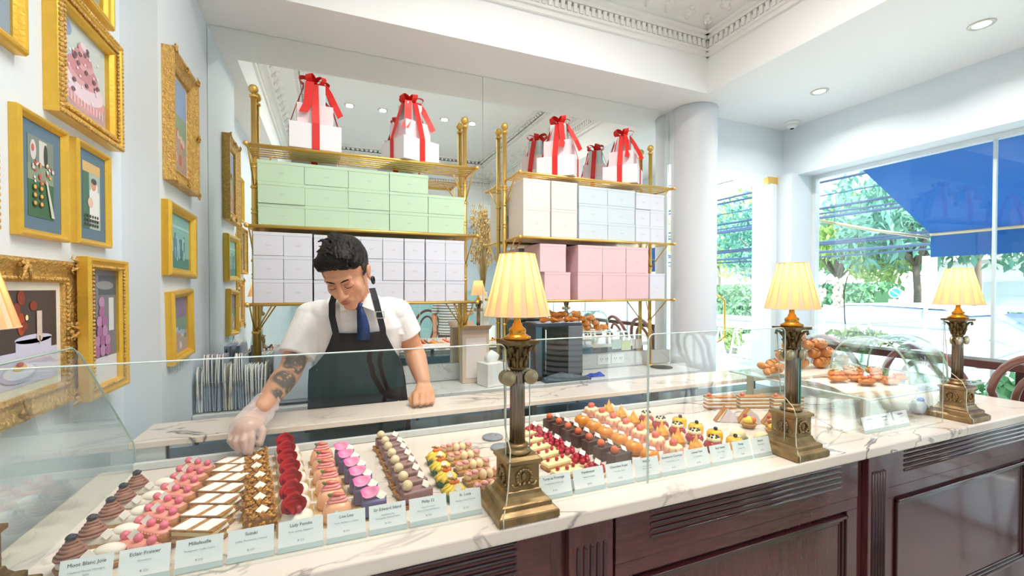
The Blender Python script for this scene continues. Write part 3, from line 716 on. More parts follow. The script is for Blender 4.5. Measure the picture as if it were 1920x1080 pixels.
t, a, b = F('gold frame with blue mat showing a laid buffet table', FX, 1.512, 1.782, .216, .308, .020, .022, gold_m, 'round', [c('8E9A86'), c('3F6B4E'), c('7F8B84'), c('D5D3CF'), c('38473F'), c('C9605A'), c('E3B25A'), c('F0E7DC'), c('4A3A22')], p_table, .034, blue_mt)
t, a, b = F('gold frame with blue mat showing a chef in white', FX, 1.773, 1.786, .212, .305, .018, .022, gold_m, 'round', [c('A9BDB4'), c('D9B77A'), c('4B7360'), c('E6EAEA'), c('D79A7C'), c('4A4C4E'), c('E8C4B4'), c('3C3A3A')], p_chef, .034, blue_mt)
t, a, b = F('large ornate gold frame showing a candlelit dinner table', FX, 1.392, 1.382, .515, .385, .058, .03, gold2_m, 'scoop', [c('4A3F3C'), c('CFCFE6'), c('B5442E'), c('8A3A2A'), c('FFE7A8'), c('D9C7B8'), c('5F6E80'), c('B9B7D4'), c('E4E4F4'), c('E0B050')], p_dinner, .022, mat('ivory_slip', 'E9E4D4', .6))
scroll(t, [(.25, .185, 0), (.25, -.185, 0), (-.25, .185, PI), (-.25, -.185, PI), (.24, 0, 0), (0, .188, PI/2), (0, -.188, -PI/2)], .033, .03, gold2_m)
beads(t, .515, .385, .058, .02, .84, .005, .012, gold2_m)
t, a, b = F('gold frame showing a tower of lilac macarons, overlapping the large ornate one', FX+.033, 1.748, 1.385, .262, .415, .034, .03, gold_m, 'step', [c('7C7F86'), c('3D4A63'), c('55606A'), c('8C9296'), c('D8DCE2'), c('A66E9E'), c('B98BB5')], p_macaron)
beads(t, .262, .415, .034, .026, .8, .0045, .011, gold2_m)
MB().box(-.115, .115, -.19, .19, -.003, 0).build('backing_board', mat('frame_backing', '6A5A44', .7), t)
t, a, b = F('narrow beaded bronze frame edge just inside the left border', FX, 1.152, 1.815, .30, .38, .035, .035, gold2_m, 'scoop', [c('7F8B84'), c('3F6B4E')], lambda m, w, h: blob(m, 1, 0, 0, w*.7, h*.5, 1))
beads(t, .30, .38, .035, .035, .2, .006, .014, gold2_m)
# the part of the wall beside the mirror
FX2 = XL2+.0005
t, a, b = F('ornate gold frame with ivory slip hanging highest beside the mirror', FX2, 2.215, 2.165, .345, .505, .06, .04, gold2_m, 'scoop', [c('8FA3B5'), c('8FA6CC'), c('8FA58A'), c('B59A8C'), c('C9705A'), c('D9C0A8')], p_land, .014, mat('ivory_slip', 'E9E4D4', .6))
scroll(t, [(.172, .25, 0), (.172, -.25, 0), (.172, 0, 0), (-.172, .25, PI), (-.172, -.25, PI), (0, .25, PI/2), (0, -.25, -PI/2)], .024, .04, gold2_m)
t, a, b = F('gold frame with a pale green print, middle of the three beside the mirror', FX2, 2.20, 1.69, .36, .285, .034, .032, gold_m, 'round', [c('8FC0BE'), c('4F8A84'), c('A9D3D8'), c('5F8F94')], p_flor, tilt=R(-1))
t, a, b = F('gold frame hanging crooked, lowest of the three beside the mirror', FX2, 2.195, 1.352, .275, .285, .03, .03, gold_m, 'round', [c('94A6B0'), c('8C7F9A'), c('7C9A8C'), c('B5A39A'), c('D9D3D0'), c('A9C0D0')], p_land, tilt=R(3))
MB().box(-.05, .05, -.19, -.145, .0, .004).build('hanging_tag', glass_m, t)
# ================================================================ pastries
DZ = .9505
crust_m = mat('baked_crust', 'C48D4E', .65, var=.7, vscale=60, col2='8E5628', bump=.3, bscale=120)
choux_m = mat('choux_pastry', 'B9783C', .6, var=.7, vscale=40, col2='8A5022', bump=.3, bscale=90)
cream_c = mat('whipped_cream', 'F3EBDD', .5); pinkice = mat('pink_icing', 'F2A091', .3); rb_m = mat('pink_currant', 'EA7288', .25, coat=.3)
chest_m = mat('chestnut_cream', '9E6A54', .5, var=.4, vscale=60); blackb = mat('dark_berry', '2B2A33', .35, bump=.5, bscale=200)
chip_m = mat('paper_chip', 'E6E0D6', .6); goldcard = mat('gold_card', 'D9B779', .35, .4)
crunch_m = mat('caramel_crunch', 'E0A03A', .35, var=.9, vscale=110, col2='8E5416', coat=.3, edge=(.4, .6))
pow_m = mat('icing_sugar', 'F7F3EE', .7); cust_m = mat('custard_cream', 'F0DDA8', .5)
ros_m = mat('rose_petal', 'B0081C', .6, var=.3, vscale=15, spec=.15); rasp_m = mat('raspberry', 'B92438', .35, coat=.3, bump=.4, bscale=200)
peach_m = mat('peach_glaze', 'F4B58E', .25, coat=.3); ppink = mat('pink_cream', 'F59C98', .4); straw_m = mat('strawberry', 'E04A3A', .3, var=.4, vscale=120, col2='F6C0A0', coat=.3)
leaf_m = mat('herb_leaf', '5E7A3A', .5); viol_m = mat('violet_mousse', '6C6590', .35, var=.2, vscale=20); hot_m = mat('magenta_petal', 'F2549B', .4, var=.5, vscale=25, col2='FBC3DA')
choc_m = mat('milk_chocolate_mousse', '987270', .45, var=.3, vscale=15); mac_m = mat('macaron_ball', 'EDD6AE', .5, var=.4, vscale=60, col2='C79A60')
grn_m = mat('green_pistachio_shell', '2F6B48', .5, var=.4, vscale=60); lem_m = mat('lemon_cream', 'F6D54E', .4); org_m = mat('orange_slice', 'EE7A35', .3)
fig_m = mat('fig_flesh', 'F2B0A6', .4, var=.8, vscale=90, col2='C96A72'); figs_m = mat('fig_rim', 'F2D5A8', .5)
oball_m = mat('orange_dusted_ball', 'DF6B3E', .55); cake_m = mat('chocolate_layer', '5E4238', .5, var=.5, vscale=30, stretch=(1, 1, 6)); glaz_m = mat('apricot_glaze', 'F09A2C', .15, var=.5, vscale=25, col2='D97318', coat=.6)
flame_m = mat('torched_meringue', 'F6B84E', .5, var=.5, vscale=30, col2='E08A2C'); app_m = mat('red_glaze', 'A8262A', .12, coat=.7, var=.3, vscale=20); yell_m = mat('yellow_glaze', 'EDB414', .15, coat=.6)
pale_m = mat('pale_sponge', 'F3DEB0', .6); kraft_m = mat('paper_wrap', 'E3D6E0', .6); bread_m = mat('toasted_bread', 'C68A50', .6, var=.6, vscale=40, col2='8F5726', bump=.3)
bun_m = mat('glossy_bun', 'E59340', .25, var=.6, vscale=30, col2='B4621F', coat=.35, bump=.15, bscale=50)
def chip(t, x, y, z, s=.009, rz=.3, rx=1.1):
    MB().box(-s, s, -s, s, 0, .0006, M=T(x, y, z, rx=rx, rz=rz) @ T(0, 0, 0, rz=PI/4)).build('paper_chip', chip_m, t)
def base(t, w, d, z=.0012): MB().box(-w/2, w/2, -d/2, d/2, .0002, z, .0004, 1).build('gold_card', goldcard, t)
def new(n): return thing(n, '', 'pastry')
def stadium(m, L, r, prof, M=None, n=8):
    """capsule footprint of total length L, radius scale r; prof = [(scale, z)]"""
    rings = []
    for s, z in prof:
        ring = []
        for sg in (1, -1):
            for i in range(n+1):
                a = -PI/2+PI*i/n+(0 if sg == 1 else PI)
                ring.append(Vector((sg*(L/2-r)+r*s*math.cos(a), r*s*math.sin(a), z)))
        rings.append(ring)
    m.loft(rings, M=M)
def coil(m, r0, r1, z0, z1, turns, tr, n=60, c=(0, 0), M=None, wob=.0):
    pts = []
    for i in range(n):
        u = i/(n-1); a = u*turns*2*PI; r = r0+(r1-r0)*u+wob*math.sin(a*3.3); pts.append((c[0]+r*math.cos(a), c[1]+r*math.sin(a), z0+(z1-z0)*u))
    m.tube(pts, tr, 6, M=M)
def mont_blanc():
    t = new('chestnut_tartlet'); m = MB(); stadium(m, .112, .021, [(.9, .0013), (1.1, .012), (1.0, .013)]); m.build('tart_shell', crust_m, t)
    m = MB(); stadium(m, .106, .0195, [(1, .0135), (1.05, .018), (.8, .030), (.3, .034)]); m.ball((.03, 0, .030), .016, (1.7, 1.1, .8), 14, 8); m.build('cream', cream_c, t)
    m = MB(); m.lathe([(.022, .03), (.018, .044), (.010, .054), (0, .056)], 14, T(-.030, 0, 0))
    for k in range(5): coil(m, .025-.0042*k, .022-.0042*k, .030+.0062*k, .035+.0062*k, 1.6, .0034, 30, (-.030, 0), wob=.001)
    m.build('chestnut_swirl', chest_m, t)
    m = MB(); m.ball((-.030, 0, .066), .0085, (1.2, 1, .8), 9, 6, noise=.08, rnd=random.Random(1)); m.build('dark_berry', blackb, t)
    chip(t, .004, -.018, .034, .008, .2, 1.0); return t
def eclair():
    t = new('eclair'); m = MB(); stadium(m, .118, .021, [(.6, .0005), (.92, .004), (1, .014), (.95, .022), (.7, .029), (.2, .031)]); m.build('choux_shell', choux_m, t)
    m = MB(); stadium(m, .100, .0165, [(.95, .0265), (.95, .030), (.75, .0338), (.25, .036)])
    for i in range(10):
        for s in (-1, 1): m.ball((-.040+.0088*i, s*.0150, .0275), .0032, (1.3, 1, .8), 6, 4)
    m.build('pink_icing', pinkice, t)
    for k in (-1, 0, 1):
        m = MB(); m.ball((k*.036, .001*k, .0425), .0088, seg=12, rings=8); m.build('pink_berry', rb_m, t)
    chip(t, -.018, .004, .042, .009, .6, 1.2); return t
def mille():
    t = new('millefeuille'); w, d = .096, .05
    m = MB(); rr = random.Random(5)
    for k in range(3):
        z = .001+k*.0155
        m.box(-w/2, w/2, -d/2, d/2, z, z+.0045, .0005, 1)
        for i in range(14): m.box(-w/2+.007*i, -w/2+.007*i+.006, -d/2-rr.uniform(0, .0012), d/2+rr.uniform(0, .0012), z+.001, z+.0035)
    m.build('puff_layer', crust_m, t)
    m = MB()
    for k in range(2):
        z = .0055+k*.0155; m.box(-w/2+.002, w/2-.002, -d/2+.002, d/2-.002, z, z+.011, .0015, 1)
    m.build('custard', cust_m, t)
    for s in (-1, 1):
        m = MB(); x = s*.024; m.prism([(x-.021, -d/2+.001), (x+.013, -d/2+.001), (x+.021, d/2-.001), (x-.013, d/2-.001)], .0009, T(0, 0, .0367)); m.build('sugar_stripe', pow_m, t)
    chip(t, .046, .012, .03, .008, .2, .6); return t
def suzuki():
    t = new('caramel_crunch_cake'); m = MB(); m.box(-.031, .031, -.026, .026, .001, .036, .004, 2); m.build('cake_body', mat('caramel_cake', '9A6434', .6), t)
    m = MB(); rr = random.Random(3)
    for k in range(95):
        f = rr.random(); x = rr.uniform(-.031, .031); y = rr.uniform(-.026, .026)
        if f < .5: p = (x, y, .037+rr.uniform(-.001, .005))
        elif f < .7: p = (x, -.026, rr.uniform(.006, .036))
        elif f < .85: p = (.031, y, rr.uniform(.006, .036))
        else: p = (-.031, y, rr.uniform(.006, .036))
        m.ball(p, rr.uniform(.003, .0055), (1, 1, .8), 6, 4, noise=.25, rnd=rr)
    m.build('crunch_coating', crunch_m, t); base(t, .075, .058); chip(t, .004, -.004, .045, .010, .1, .5); return t
def petal(m, c, r, rx, rz, cup=.35, s=(1, 1)):
    b = []; n = 16
    for k in range(5):
        q = k/4*r; ring = []
        for i in range(n):
            a = 2*PI*i/n; w_ = q*(1+(.10*math.sin(3*a+r*90)+.05*math.sin(5*a))*q/r); ring.append(Vector((w_*math.cos(a)*s[0], w_*math.sin(a)*s[1], cup*q*q/r*(1+.5*math.sin(2*a+1)))))
        b.append(ring)
    M = T(*c, rx=rx, rz=rz)
    up = [[v+Vector((0, 0, .0006)) for v in ring] for ring in reversed(b)]
    m.loft(b+up, M=M, cap=False)
def lady():
    t = new('white_dome_cake'); m = MB(); m.lathe([(.026, .002), (.031, .01), (.032, .02), (.028, .031), (.018, .038), (0, .041)], 24, T(0, 0, 0, s=(1.15, .95, 1))); m.build('white_dome', cream_c, t)
    m = MB(); petal(m, (-.004, .004, .054), .027, R(60), R(-12), .55, (1, .85)); m.build('red_petal', ros_m, t)
    m = MB(); petal(m, (-.014, -.006, .047), .020, R(48), R(40), .7, (1, .8)); m.build('red_petal', ros_m, t)
    m = MB(); m.ball((.004, -.010, .046), .0085, (1, 1, 1.15), 10, 8, noise=.06, rnd=random.Random(2)); m.build('raspberry', rasp_m, t)
    base(t, .084, .056); chip(t, .012, -.027, .022, .007, .1, 1.2); return t
def lili():
    t = new('peach_glazed_cake'); m = MB(); stadium(m, .066, .027, [(1.05, .002), (1.06, .01), (1.0, .024), (.85, .036), (.55, .043), (.1, .045)]); m.build('glazed_dome', peach_m, t)
    for k, (z, s) in enumerate(((.045, 1), (.0515, .8))):
        m = MB(); stadium(m, .048*s, .012*s, [(.7, z-.003), (1, z), (1, z+.002), (.6, z+.0055)]); m.build('pink_cream_ridge', ppink, t)
    m = MB(); m.ball((.002, 0, .061), .010, (1.7, .8, .5), 12, 7, rot=(0, R(12), .1)); m.build('strawberry_slice', straw_m, t)
    m = MB(); m.ball((-.016, -.004, .063), .006, (1, .8, .7), 7, 5, noise=.3, rnd=random.Random(9)); m.build('strawberry_leaf', leaf_m, t)
    base(t, .078, .06); chip(t, -.002, -.028, .022, .009, 0, 1.25); return t
def edward():
    t = new('violet_cake'); m = MB(); m.box(-.029, .029, -.025, .025, .002, .044, .007, 3, smooth=True); m.build('violet_body', viol_m, t)
    m = MB(); petal(m, (-.012, -.004, .053), .019, R(28), R(10), .45, (1.15, .9)); m.build('pink_petal', hot_m, t)
    m = MB(); m.tube([(.0, .01, .045), (.012, .008, .05), (.02, .0, .047)], .0035, 7); m.build('cream_swirl', ppink, t)
    base(t, .072, .058); chip(t, .017, -.010, .050, .010, .3, .7); return t
def philip():
    t = new('chocolate_mousse_bar'); m = MB(); m.box(-.040, .040, -.018, .018, .010, .040, .006, 3, smooth=True); m.build('mousse_body', choc_m, t)
    m = MB(); m.box(-.043, .043, -.0205, .0205, .001, .010, .001, 1); rr = random.Random(8)
    for k in range(9): m.ball((-.044, -.018+.0045*k, .007+rr.uniform(-.002, .004)), .004, (1.2, 1, 1), 6, 4, noise=.2, rnd=rr)
    m.build('hazelnut_base', crust_m, t)
    m = MB(); m.ball((-.024, 0, .052), .0135, seg=14, rings=10); m.build('macaron_ball', mac_m, t)
    chip(t, .024, -.004, .047, .009, .3, .8); return t
def lucia():
    t = new('green_citrus_tart'); m = MB(); m.lathe([(.026, .0005), (.031, .018), (.029, .019), (.027, .016)], 28, wob=lambda a, k: 1+.03*math.sin(a*14)); m.build('green_shell', grn_m, t)
    m = MB(); m.lathe([(.028, .016), (.024, .028), (.012, .036), (0, .038)], 18)
    for k in range(9):
        a = k*2*PI/9; pts = [(math.cos(a+q*.9)*(.030-q*.02), math.sin(a+q*.9)*(.030-q*.02), .019+q*.02) for q in (0, .3, .6, 1)]; m.tube(pts, [.0055, .0055, .005, .003], 6)
    m.build('lemon_cream', lem_m, t)
    m = MB(); m.ball((.003, 0, .043), .014, (1.0, .55, .45), 12, 7); m.build('orange_segment', org_m, t)
    m = MB(); rr = random.Random(3)
    for k in range(7): m.ball((rr.uniform(-.010, .012), rr.uniform(-.004, .01), .049+rr.uniform(0, .004)), .004, (1, 1, .7), 6, 4, noise=.3, rnd=rr)
    m.build('nut_crumble', crust_m, t); chip(t, .008, -.02, .035, .008, .1, 1.0); return t
def figt():
    t = new('fig_tart'); m = MB(); m.box(-.052, .052, -.022, .022, .0005, .013, .002, 1); m.build('tart_base', crust_m, t)
    rr = random.Random(11)
    for k in range(5):
        m = MB(); x = -.042+.021*k; m.mi = 0; m.ball((x, rr.uniform(-.010, .010), .023), .0145, (.75, 1.0, 1.0), 9, 7, rot=(rr.uniform(-.5, .5), .3, rr.uniform(0, 3)))
        m.mi = 1; m.ball((x, rr.uniform(-.012, .006), .0305), .0115, (1, 1, .6), 8, 6, rot=(.4, 0, rr.uniform(0, 3))); m.build('fig_quarter', [figs_m, fig_m], t)
    return t
def yellt():
    t = new('currant_cheese_tart'); m = MB(); m.box(-.048, .048, -.022, .022, .0005, .010, .002, 1); m.build('tart_base', crust_m, t)
    m = MB(); m.box(-.046, .046, -.020, .020, .010, .022, .003, 2); m.build('cheese_filling', mat('cheese_cream', 'F8E2A8', .4), t)
    for k in range(3): m = MB(); m.ball((-.03+.028*k, .004*(-1)**k, .028), .0062); m.build('red_currant', rasp_m, t)
    return t
def rasp():
    t = new('raspberry_tart'); m = MB(); m.lathe([(.028, .0005), (.034, .012), (.032, .013)], 24); m.build('tart_shell', cust_m, t)
    rr = random.Random(4); k = 0
    for ring, (n, r, z) in enumerate(((7, .024, .020), (5, .013, .028), (1, 0, .034))):
        for i in range(n):
            a = 2*PI*i/n+ring; m = MB(); m.ball((r*math.cos(a), r*math.sin(a), z), .0088, (1, 1, 1.1), 9, 7, noise=.07, rnd=rr); m.build('raspberry', rasp_m, t)
    chip(t, .002, -.010, .043, .009, .1, .7); return t
def chocs():
    t = new('chocolate_layer_slice'); m = MB(); m.box(-.038, .038, -.019, .019, .001, .042, .001, 1)
    for k in range(4): m.box(-.0385, .0385, -.0195, .0195, .006+k*.010, .008+k*.010)
    m.build('layered_slab', cake_m, t)
    m = MB(); m.ball((-.020, 0, .053), .0125); m.build('orange_ball', oball_m, t); chip(t, .020, 0, .050, .010, .4, .7); return t
def orang():
    t = new('apricot_dome_tart'); m = MB(); m.lathe([(.024, .0005), (.030, .013), (.028, .014)], 24, wob=lambda a, k: 1+.02*math.sin(a*16)); m.build('tart_shell', crust_m, t)
    m = MB(); m.lathe([(.028, .013), (.031, .022), (.028, .034), (.018, .043), (0, .046)], 20, wob=lambda a, k: 1+.05*math.sin(a*5+k)); m.build('glazed_fruit', glaz_m, t)
    chip(t, .004, -.006, .047, .009, .2, .3); return t
def charl():
    t = new('strawberry_charlotte'); m = MB(); m.lathe([(.026, .001), (.029, .03), (.027, .036), (.02, .038), (0, .038)], 20); m.build('cream_centre', pale_m, t)
    for k in range(9):
        a = k*2*PI/9; q = T(math.cos(a)*.028, math.sin(a)*.028, .018, rz=a)
        m = MB(); m.loft([[q @ Vector((x, y, z)) for y, z in ((-.0095, -.016), (.0095, -.016), (.006, .004), (0, .017), (-.006, .004))] for x in (0, .003)], smooth=False); m.build('strawberry_slice', mat('cut_strawberry', 'E98A78', .35, var=.6, vscale=80, col2='F6D3C0'), t)
    m = MB(); m.ball((0, 0, .046), .016, (1.15, .8, .75), 12, 8, rot=(0, 0, .4)); m.build('strawberry_top', straw_m, t); return t
def flame():
    t = new('flame_meringue_tart'); m = MB(); m.lathe([(.022, .0005), (.026, .012), (0, .013)], 20); m.build('tart_shell', crust_m, t)
    m = MB(); m.lathe([(.024, .012), (.023, .022), (.012, .034), (.005, .052), (0, .068)], 14, wob=lambda a, k: 1+.14*math.sin(a*5+k*.5))
    for k in range(5):
        a = k*2*PI/5; m.lathe([(.009, .014), (.006, .03), (0, .045)], 7, T(math.cos(a)*.016, math.sin(a)*.016, 0, rx=.0))
    m.build('meringue_peak', flame_m, t); chip(t, .022, .004, .034, .009, .2, 1.1); return t
def apple():
    t = new('red_glazed_dome'); m = MB(); m.lathe([(.018, .001), (.028, .008), (.031, .019), (.028, .030), (.020, .036), (0, .035)], 24); m.build('glazed_dome', app_m, t)
    m = MB(); m.lathe([(.019, .035), (.0215, .038), (.0215, .046), (.018, .048), (0, .047)], 20); m.build('pale_disc', pale_m, t)
    m = MB()
    for k in range(7): a = k*2*PI/7; m.ball((math.cos(a)*.015, math.sin(a)*.015, .050), .0042, seg=7, rings=5)
    m.build('blackcurrant_ring', blackb, t); return t
def yell():
    t = new('yellow_glazed_dome'); m = MB(); m.lathe([(.026, .001), (.028, .01), (.027, .030), (.022, .036), (0, .037)], 24); m.build('glazed_dome', yell_m, t)
    m = MB(); m.ball((.004, 0, .043), .0075, (1, 1, .9), 9, 7); m.build('blackberry', blackb, t)
    m = MB(); m.ball((.018, .0, .036), .009, (1, 1, .7), 8, 6); m.build('cream_dollop', pale_m, t); return t
ROWS = [
 (mont_blanc, 'chestnut tartlet with brown swirl and dark berry', 'chestnut tartlets along the end glass', -.440, 1.115, .0835, 5, .0, R(-6)),
 (eclair, 'pink iced eclair with three pink berries', 'pink iced eclairs in a column', -.363, 1.120, .0615, 8, .0, R(-38)),
 (mille, 'sugar striped millefeuille slice', 'millefeuille slices in a column', -.262, 1.145, .0655, 7, .0, R(-24)),
 (suzuki, 'golden caramel crunch cake with paper chip', 'caramel crunch cakes in a column', -.149, 1.150, .0735, 7, -.012, R(4)),
 (lady, 'white dome cake under red rose petals', 'red petal dome cakes in a column', -.070, 1.125, .081, 7, -.010, R(8)),
 (lili, 'peach glazed cake topped with strawberry slice', 'peach glazed cakes in a column', .012, 1.128, .078, 6, -.008, R(0)),
 (edward, 'violet cake with bright pink petal', 'violet cakes in a column', .098, 1.120, .0735, 6, -.012, R(-5)),
 (philip, 'chocolate bar cake with beige macaron ball', 'chocolate macaron bars in a column', .205, 1.135, .0615, 8, -.003, R(10)),
 (lucia, 'green shelled tart with yellow citrus cream', 'green and yellow citrus tarts', .299, 1.130, .082, 4, .002, R(0)),
 (figt, 'rectangular tart covered in fig quarters', 'fig tarts in a column', .402, 1.120, .078, 5, -.004, R(6)),
 (yellt, 'oblong cheese tart dotted with red currants', 'currant cheese tarts beside the raspberry tarts', .640, 1.135, .070, 6, .003, R(10)),
 (rasp, 'tart heaped with raspberries', 'raspberry tarts in a column', .722, 1.112, .080, 6, -.003, R(0)),
 (chocs, 'chocolate layer slice with orange ball', 'chocolate slices with orange balls', .832, 1.145, .066, 7, -.004, R(12)),
 (orang, 'glossy apricot dome tart', 'apricot dome tarts in a column', .935, 1.125, .081, 6, .0, R(0)),
 (charl, 'strawberry sided charlotte with red top', 'strawberry charlottes in a column', 1.042, 1.140, .083, 7, .0, R(0)),
 (flame, 'tart with orange flame meringue peak', 'flame meringue tarts in a column', 1.128, 1.125, .084, 7, .0, R(0)),
 (apple, 'red glazed dome crowned by blackcurrants', 'red glazed domes in a column', 1.200, 1.122, .082, 5, -.004, R(0)),
 (yell, 'yellow glazed dome with one blackberry', 'yellow glazed domes in a column', 1.288, 1.120, .084, 4, .0, R(0)),
]
rr = random.Random(20)
for fn, lab, grp, x, y, dy, n, dx, rz in ROWS:
    p = fn()
    for i in range(n):
        loc = (x+dx*i+rr.uniform(-.003, .003), y+dy*i+rr.uniform(-.002, .002), DZ); q = rz+rr.uniform(-.06, .06)
        o = p if i == 0 else dup(p, loc, q)
        o.location = loc; o.rotation_euler = (0, 0, q); o['group'] = grp; o['category'] = 'pastry'
        o['label'] = '%s, %s from the front glass' % (lab, 'nearest' if i == 0 else ORD[i])
# round grey slate plates left empty
slate_m = mat('slate_disc', '8D8F97', .35)
for i, (x, y) in enumerate(((.552, 1.53), (.545, 1.42), (.60, 1.08))):
    m = MB().lathe([(.036, 0), (.038, .002), (.038, .006), (.036, .008), (0, .008)], 32); m.ball((.012, .0, .009), .003)
    o = m.build('slate_disc', slate_m, loc=(x, y, DZ)); tag(o, ['round grey disc on the display bed, farther one behind the fig tarts', 'round grey disc on the display bed, just in front of the farther one', 'round grey disc half hidden beside the middle brass lamp base'][i], 'plate', 'grey discs')
# pale half loaves on green leaves, fruit cups, wrapped sandwiches, long slices
def white_loaf():
    t = new('pale_dome_bun'); m = MB(); petal(m, (0, 0, .004), .034, 0, .3, .05, (1.3, .9)); m.build('green_leaf', leaf_m, t)
    m = MB(); m.ball((0, 0, .018), .024, (1.35, .95, .95), 16, 10); m.build('pale_bun', pale_m, t); return t
p = white_loaf()
for i, (x, y) in enumerate(((1.372, 1.175), (1.42, 1.115))):
    o = p if i == 0 else dup(p, (x, y, DZ)); o.location = (x, y, DZ); tag(o, ['pale domed bun on a green leaf, the taller rear one', 'pale domed bun on a green leaf, the one nearest the price cards'][i], 'pastry', 'pale domed buns')
def fruit_cup():
    t = new('fruit_cup_tart'); m = MB(); m.lathe([(.020, .0005), (.030, .018), (.028, .019)], 18, wob=lambda a, k: 1+.04*math.sin(a*9)); m.build('tart_shell', crust_m, t)
    m = MB(); m.ball((0, 0, .03), .02, (1, 1, .8)); m.build('custard_fill', lem_m, t); m = MB(); m.ball((.008, -.012, .034), .013); m.build('orange_fruit', org_m, t); m = MB(); m.ball((-.008, .01, .046), .009); m.build('red_berry', rasp_m, t); return t
p = fruit_cup()
for i, (x, y) in enumerate(((1.545, 1.165), (1.53, 1.26), (1.60, 1.21))):
    o = p if i == 0 else dup(p, (x, y, DZ)); o.location = (x, y, DZ); tag(o, 'custard fruit tart with orange segment, '+['nearest the right middle lamp', 'the one behind toward the sandwiches', 'the one hidden behind the lamp shaft'][i], 'pastry', 'custard fruit tarts')
def sandwich():
    t = new('wrapped_sandwich'); tri = [(-.045, 0), (.045, 0), (.0, .062)]
    M_ = T(0, .016, 0, rx=PI/2)
    MB().prism(tri, .032, M_, bev=.002).build('bread', bread_m, t)
    MB().prism([(-.038, .0), (.038, .0), (0, .054)], .035, T(0, .0175, .003, rx=PI/2)).build('filling', cust_m, t)
    MB().prism([(-.030, .0), (.046, .0), (.034, .034), (.004, .058)], .039, T(0, .0195, .0, rx=PI/2), bev=.002).build('paper_wrap', kraft_m, t); return t
p = sandwich()
for i, (x, y) in enumerate(((1.515, 1.36), (1.585, 1.31), (1.665, 1.26))):
    o = p if i == 0 else dup(p, (x, y, DZ)); o.location = (x, y, DZ); o.rotation_euler = (0, 0, R(-28)); tag(o, 'paper wrapped triangular sandwich, '+['leftmost', 'middle one', 'rightmost behind the lamp shaft'][i], 'sandwich', 'wrapped sandwiches')
def club():
    t = new('layered_sandwich_slice')
    m = MB(); [m.box(-.07, .07, -.02, .02, .001+k*.016, .008+k*.016, .002, 1) for k in range(4)]; m.build('bread_layer', bread_m, t)
    m = MB(); [m.box(-.069, .069, -.019, .019, .008+k*.016, .017+k*.016, .002, 1) for k in range(3)]; m.build('cream_filling', cream_c, t)
    m = MB(); m.ball((-.05, 0, .061), .010); m.build('tomato', straw_m, t); return t
p = club()
for i, (x, y) in enumerate(((1.66, 1.52), (1.81, 1.47), (1.94, 1.40))):
    o = p if i == 0 else dup(p, (x, y, DZ)); o.location = (x, y, DZ); o.rotation_euler = (0, 0, R(-20)); tag(o, 'long layered sandwich slice at the back rail, '+['leftmost', 'middle one', 'rightmost'][i], 'sandwich', 'layered sandwich slices')

# ================================================================ price cards in clear holders
ink = mat('card_ink', '3A3D48', .6); ink2 = mat('card_ink_pale', 'AEB1BA', .6); cardw = mat('price_card_paper', 'FBFBFD', .5)
holder_m = mat('pale_acrylic', 'C9D6D8', .15, spec=.7)
def price_card(x, y, w, title, sub, price, label, rz=0, th=.052):
    t = thing('price_card', label, 'price card', (x, y, DZ), rz, 'price cards in clear holders behind the front glass')
    tilt = R(-16)
    m = MB(); m.box(-w/2-.001, w/2+.001, -.004, .030, .0, .0015); m.build('holder', glass_m, t)
    MB().box(-w/2-.001, w/2+.001, .0, .0006, .001, .011, M=T(0, 0, 0, rx=tilt)).build('holder_foot', holder_m, t)
    c_ = MB().box(-w/2, w/2, 0, .0006, .0115, .061, M=T(0, 0, 0, rx=tilt)).build('card', cardw, t)
    def put(s_, size, h, mm):
        q = T(0, 0, 0, rx=tilt) @ T(0, -.0004, h, rx=PI/2); text(s_, size, mm, c_, q.translation, q.to_euler(), 'printed_line', ext=.0001)
    put(title, .0088, .048, ink)
    for k, l in enumerate(sub): put(l, .0048, .037-.0065*k, ink2)
    put(price, .0056, .0185, ink2)
    return t
cards = [('Mont Blanc Joie', ['Chestnut Mousse Meringue', 'Sable'], '฿ 190'), ('Eclair Fraisier', ['Strawberry'], '฿ 220'), ('Millefeuille', ['Madagascan Vanilla Cream'], '฿ 220'), ('Suzuki', ['Coffee, Mascarpone, Caramel'], '฿ 220'),
         ('Lady Penska', ['Rose, Lychee, Raspberry'], '฿ 230'), ('Lou Lou', ['Peach, Raspberry, Lychee'], '฿ 230'), ('Sir Edward Island', ['Strawberry Fig', 'Chamomile, Almond Praline'], '฿ 220'), ('Philip 52', ['Dark Chocolate', 'Almond, Caramel Popcorn'], '฿ 220'), ('St. Lucia', ['Mandarin, Yuzu, Pistachio'], '฿ 220')]
ex = [-.455, -.370, -.283, -.196, -.106, -.012, .075, .164, .260, .346]
for i, (a, b, p_) in enumerate(cards):
    x0, x1 = ex[i], ex[i+1]; price_card((x0+x1)/2, 1.024, x1-x0-.008, a, b, p_, "white price card printed '%s' in the left row" % a)
cr = [('Tarte au Fromage', ['Cream Cheese, Red Currant'], '฿ 190'), ('Framboisier', ['Raspberry Custard'], '฿ 200'), ('Chocolate Royal', ['Chocolate, Praline'], '฿ 220'), ('Philip II', ['Apricot, Vanilla', 'Almond Crumble'], '฿ 220'), ('Strawberry Charlotte', ['Fresh Strawberry Cream'], '฿ 220'),
      ('Lemon Tart', ['Torched Meringue'], '฿ 190'), ('Red Velvet', ['Cherry, Vanilla'], '฿ 190'), ('Mango', ['Mango, Yuzu'], '฿ 190'), ('Banana', ['Banana, Pandan'], '฿ 190')]
ex = [.492, .600, .704, .801, .895, .992, 1.088, 1.183, 1.268, 1.358]
for i, (a, b, p_) in enumerate(cr):
    x0, x1 = ex[i], ex[i+1]; price_card((x0+x1)/2, 1.024, x1-x0-.008, a, b, p_, "white price card in the right row, %s from the middle brass lamp" % ORD[i], rz=0)
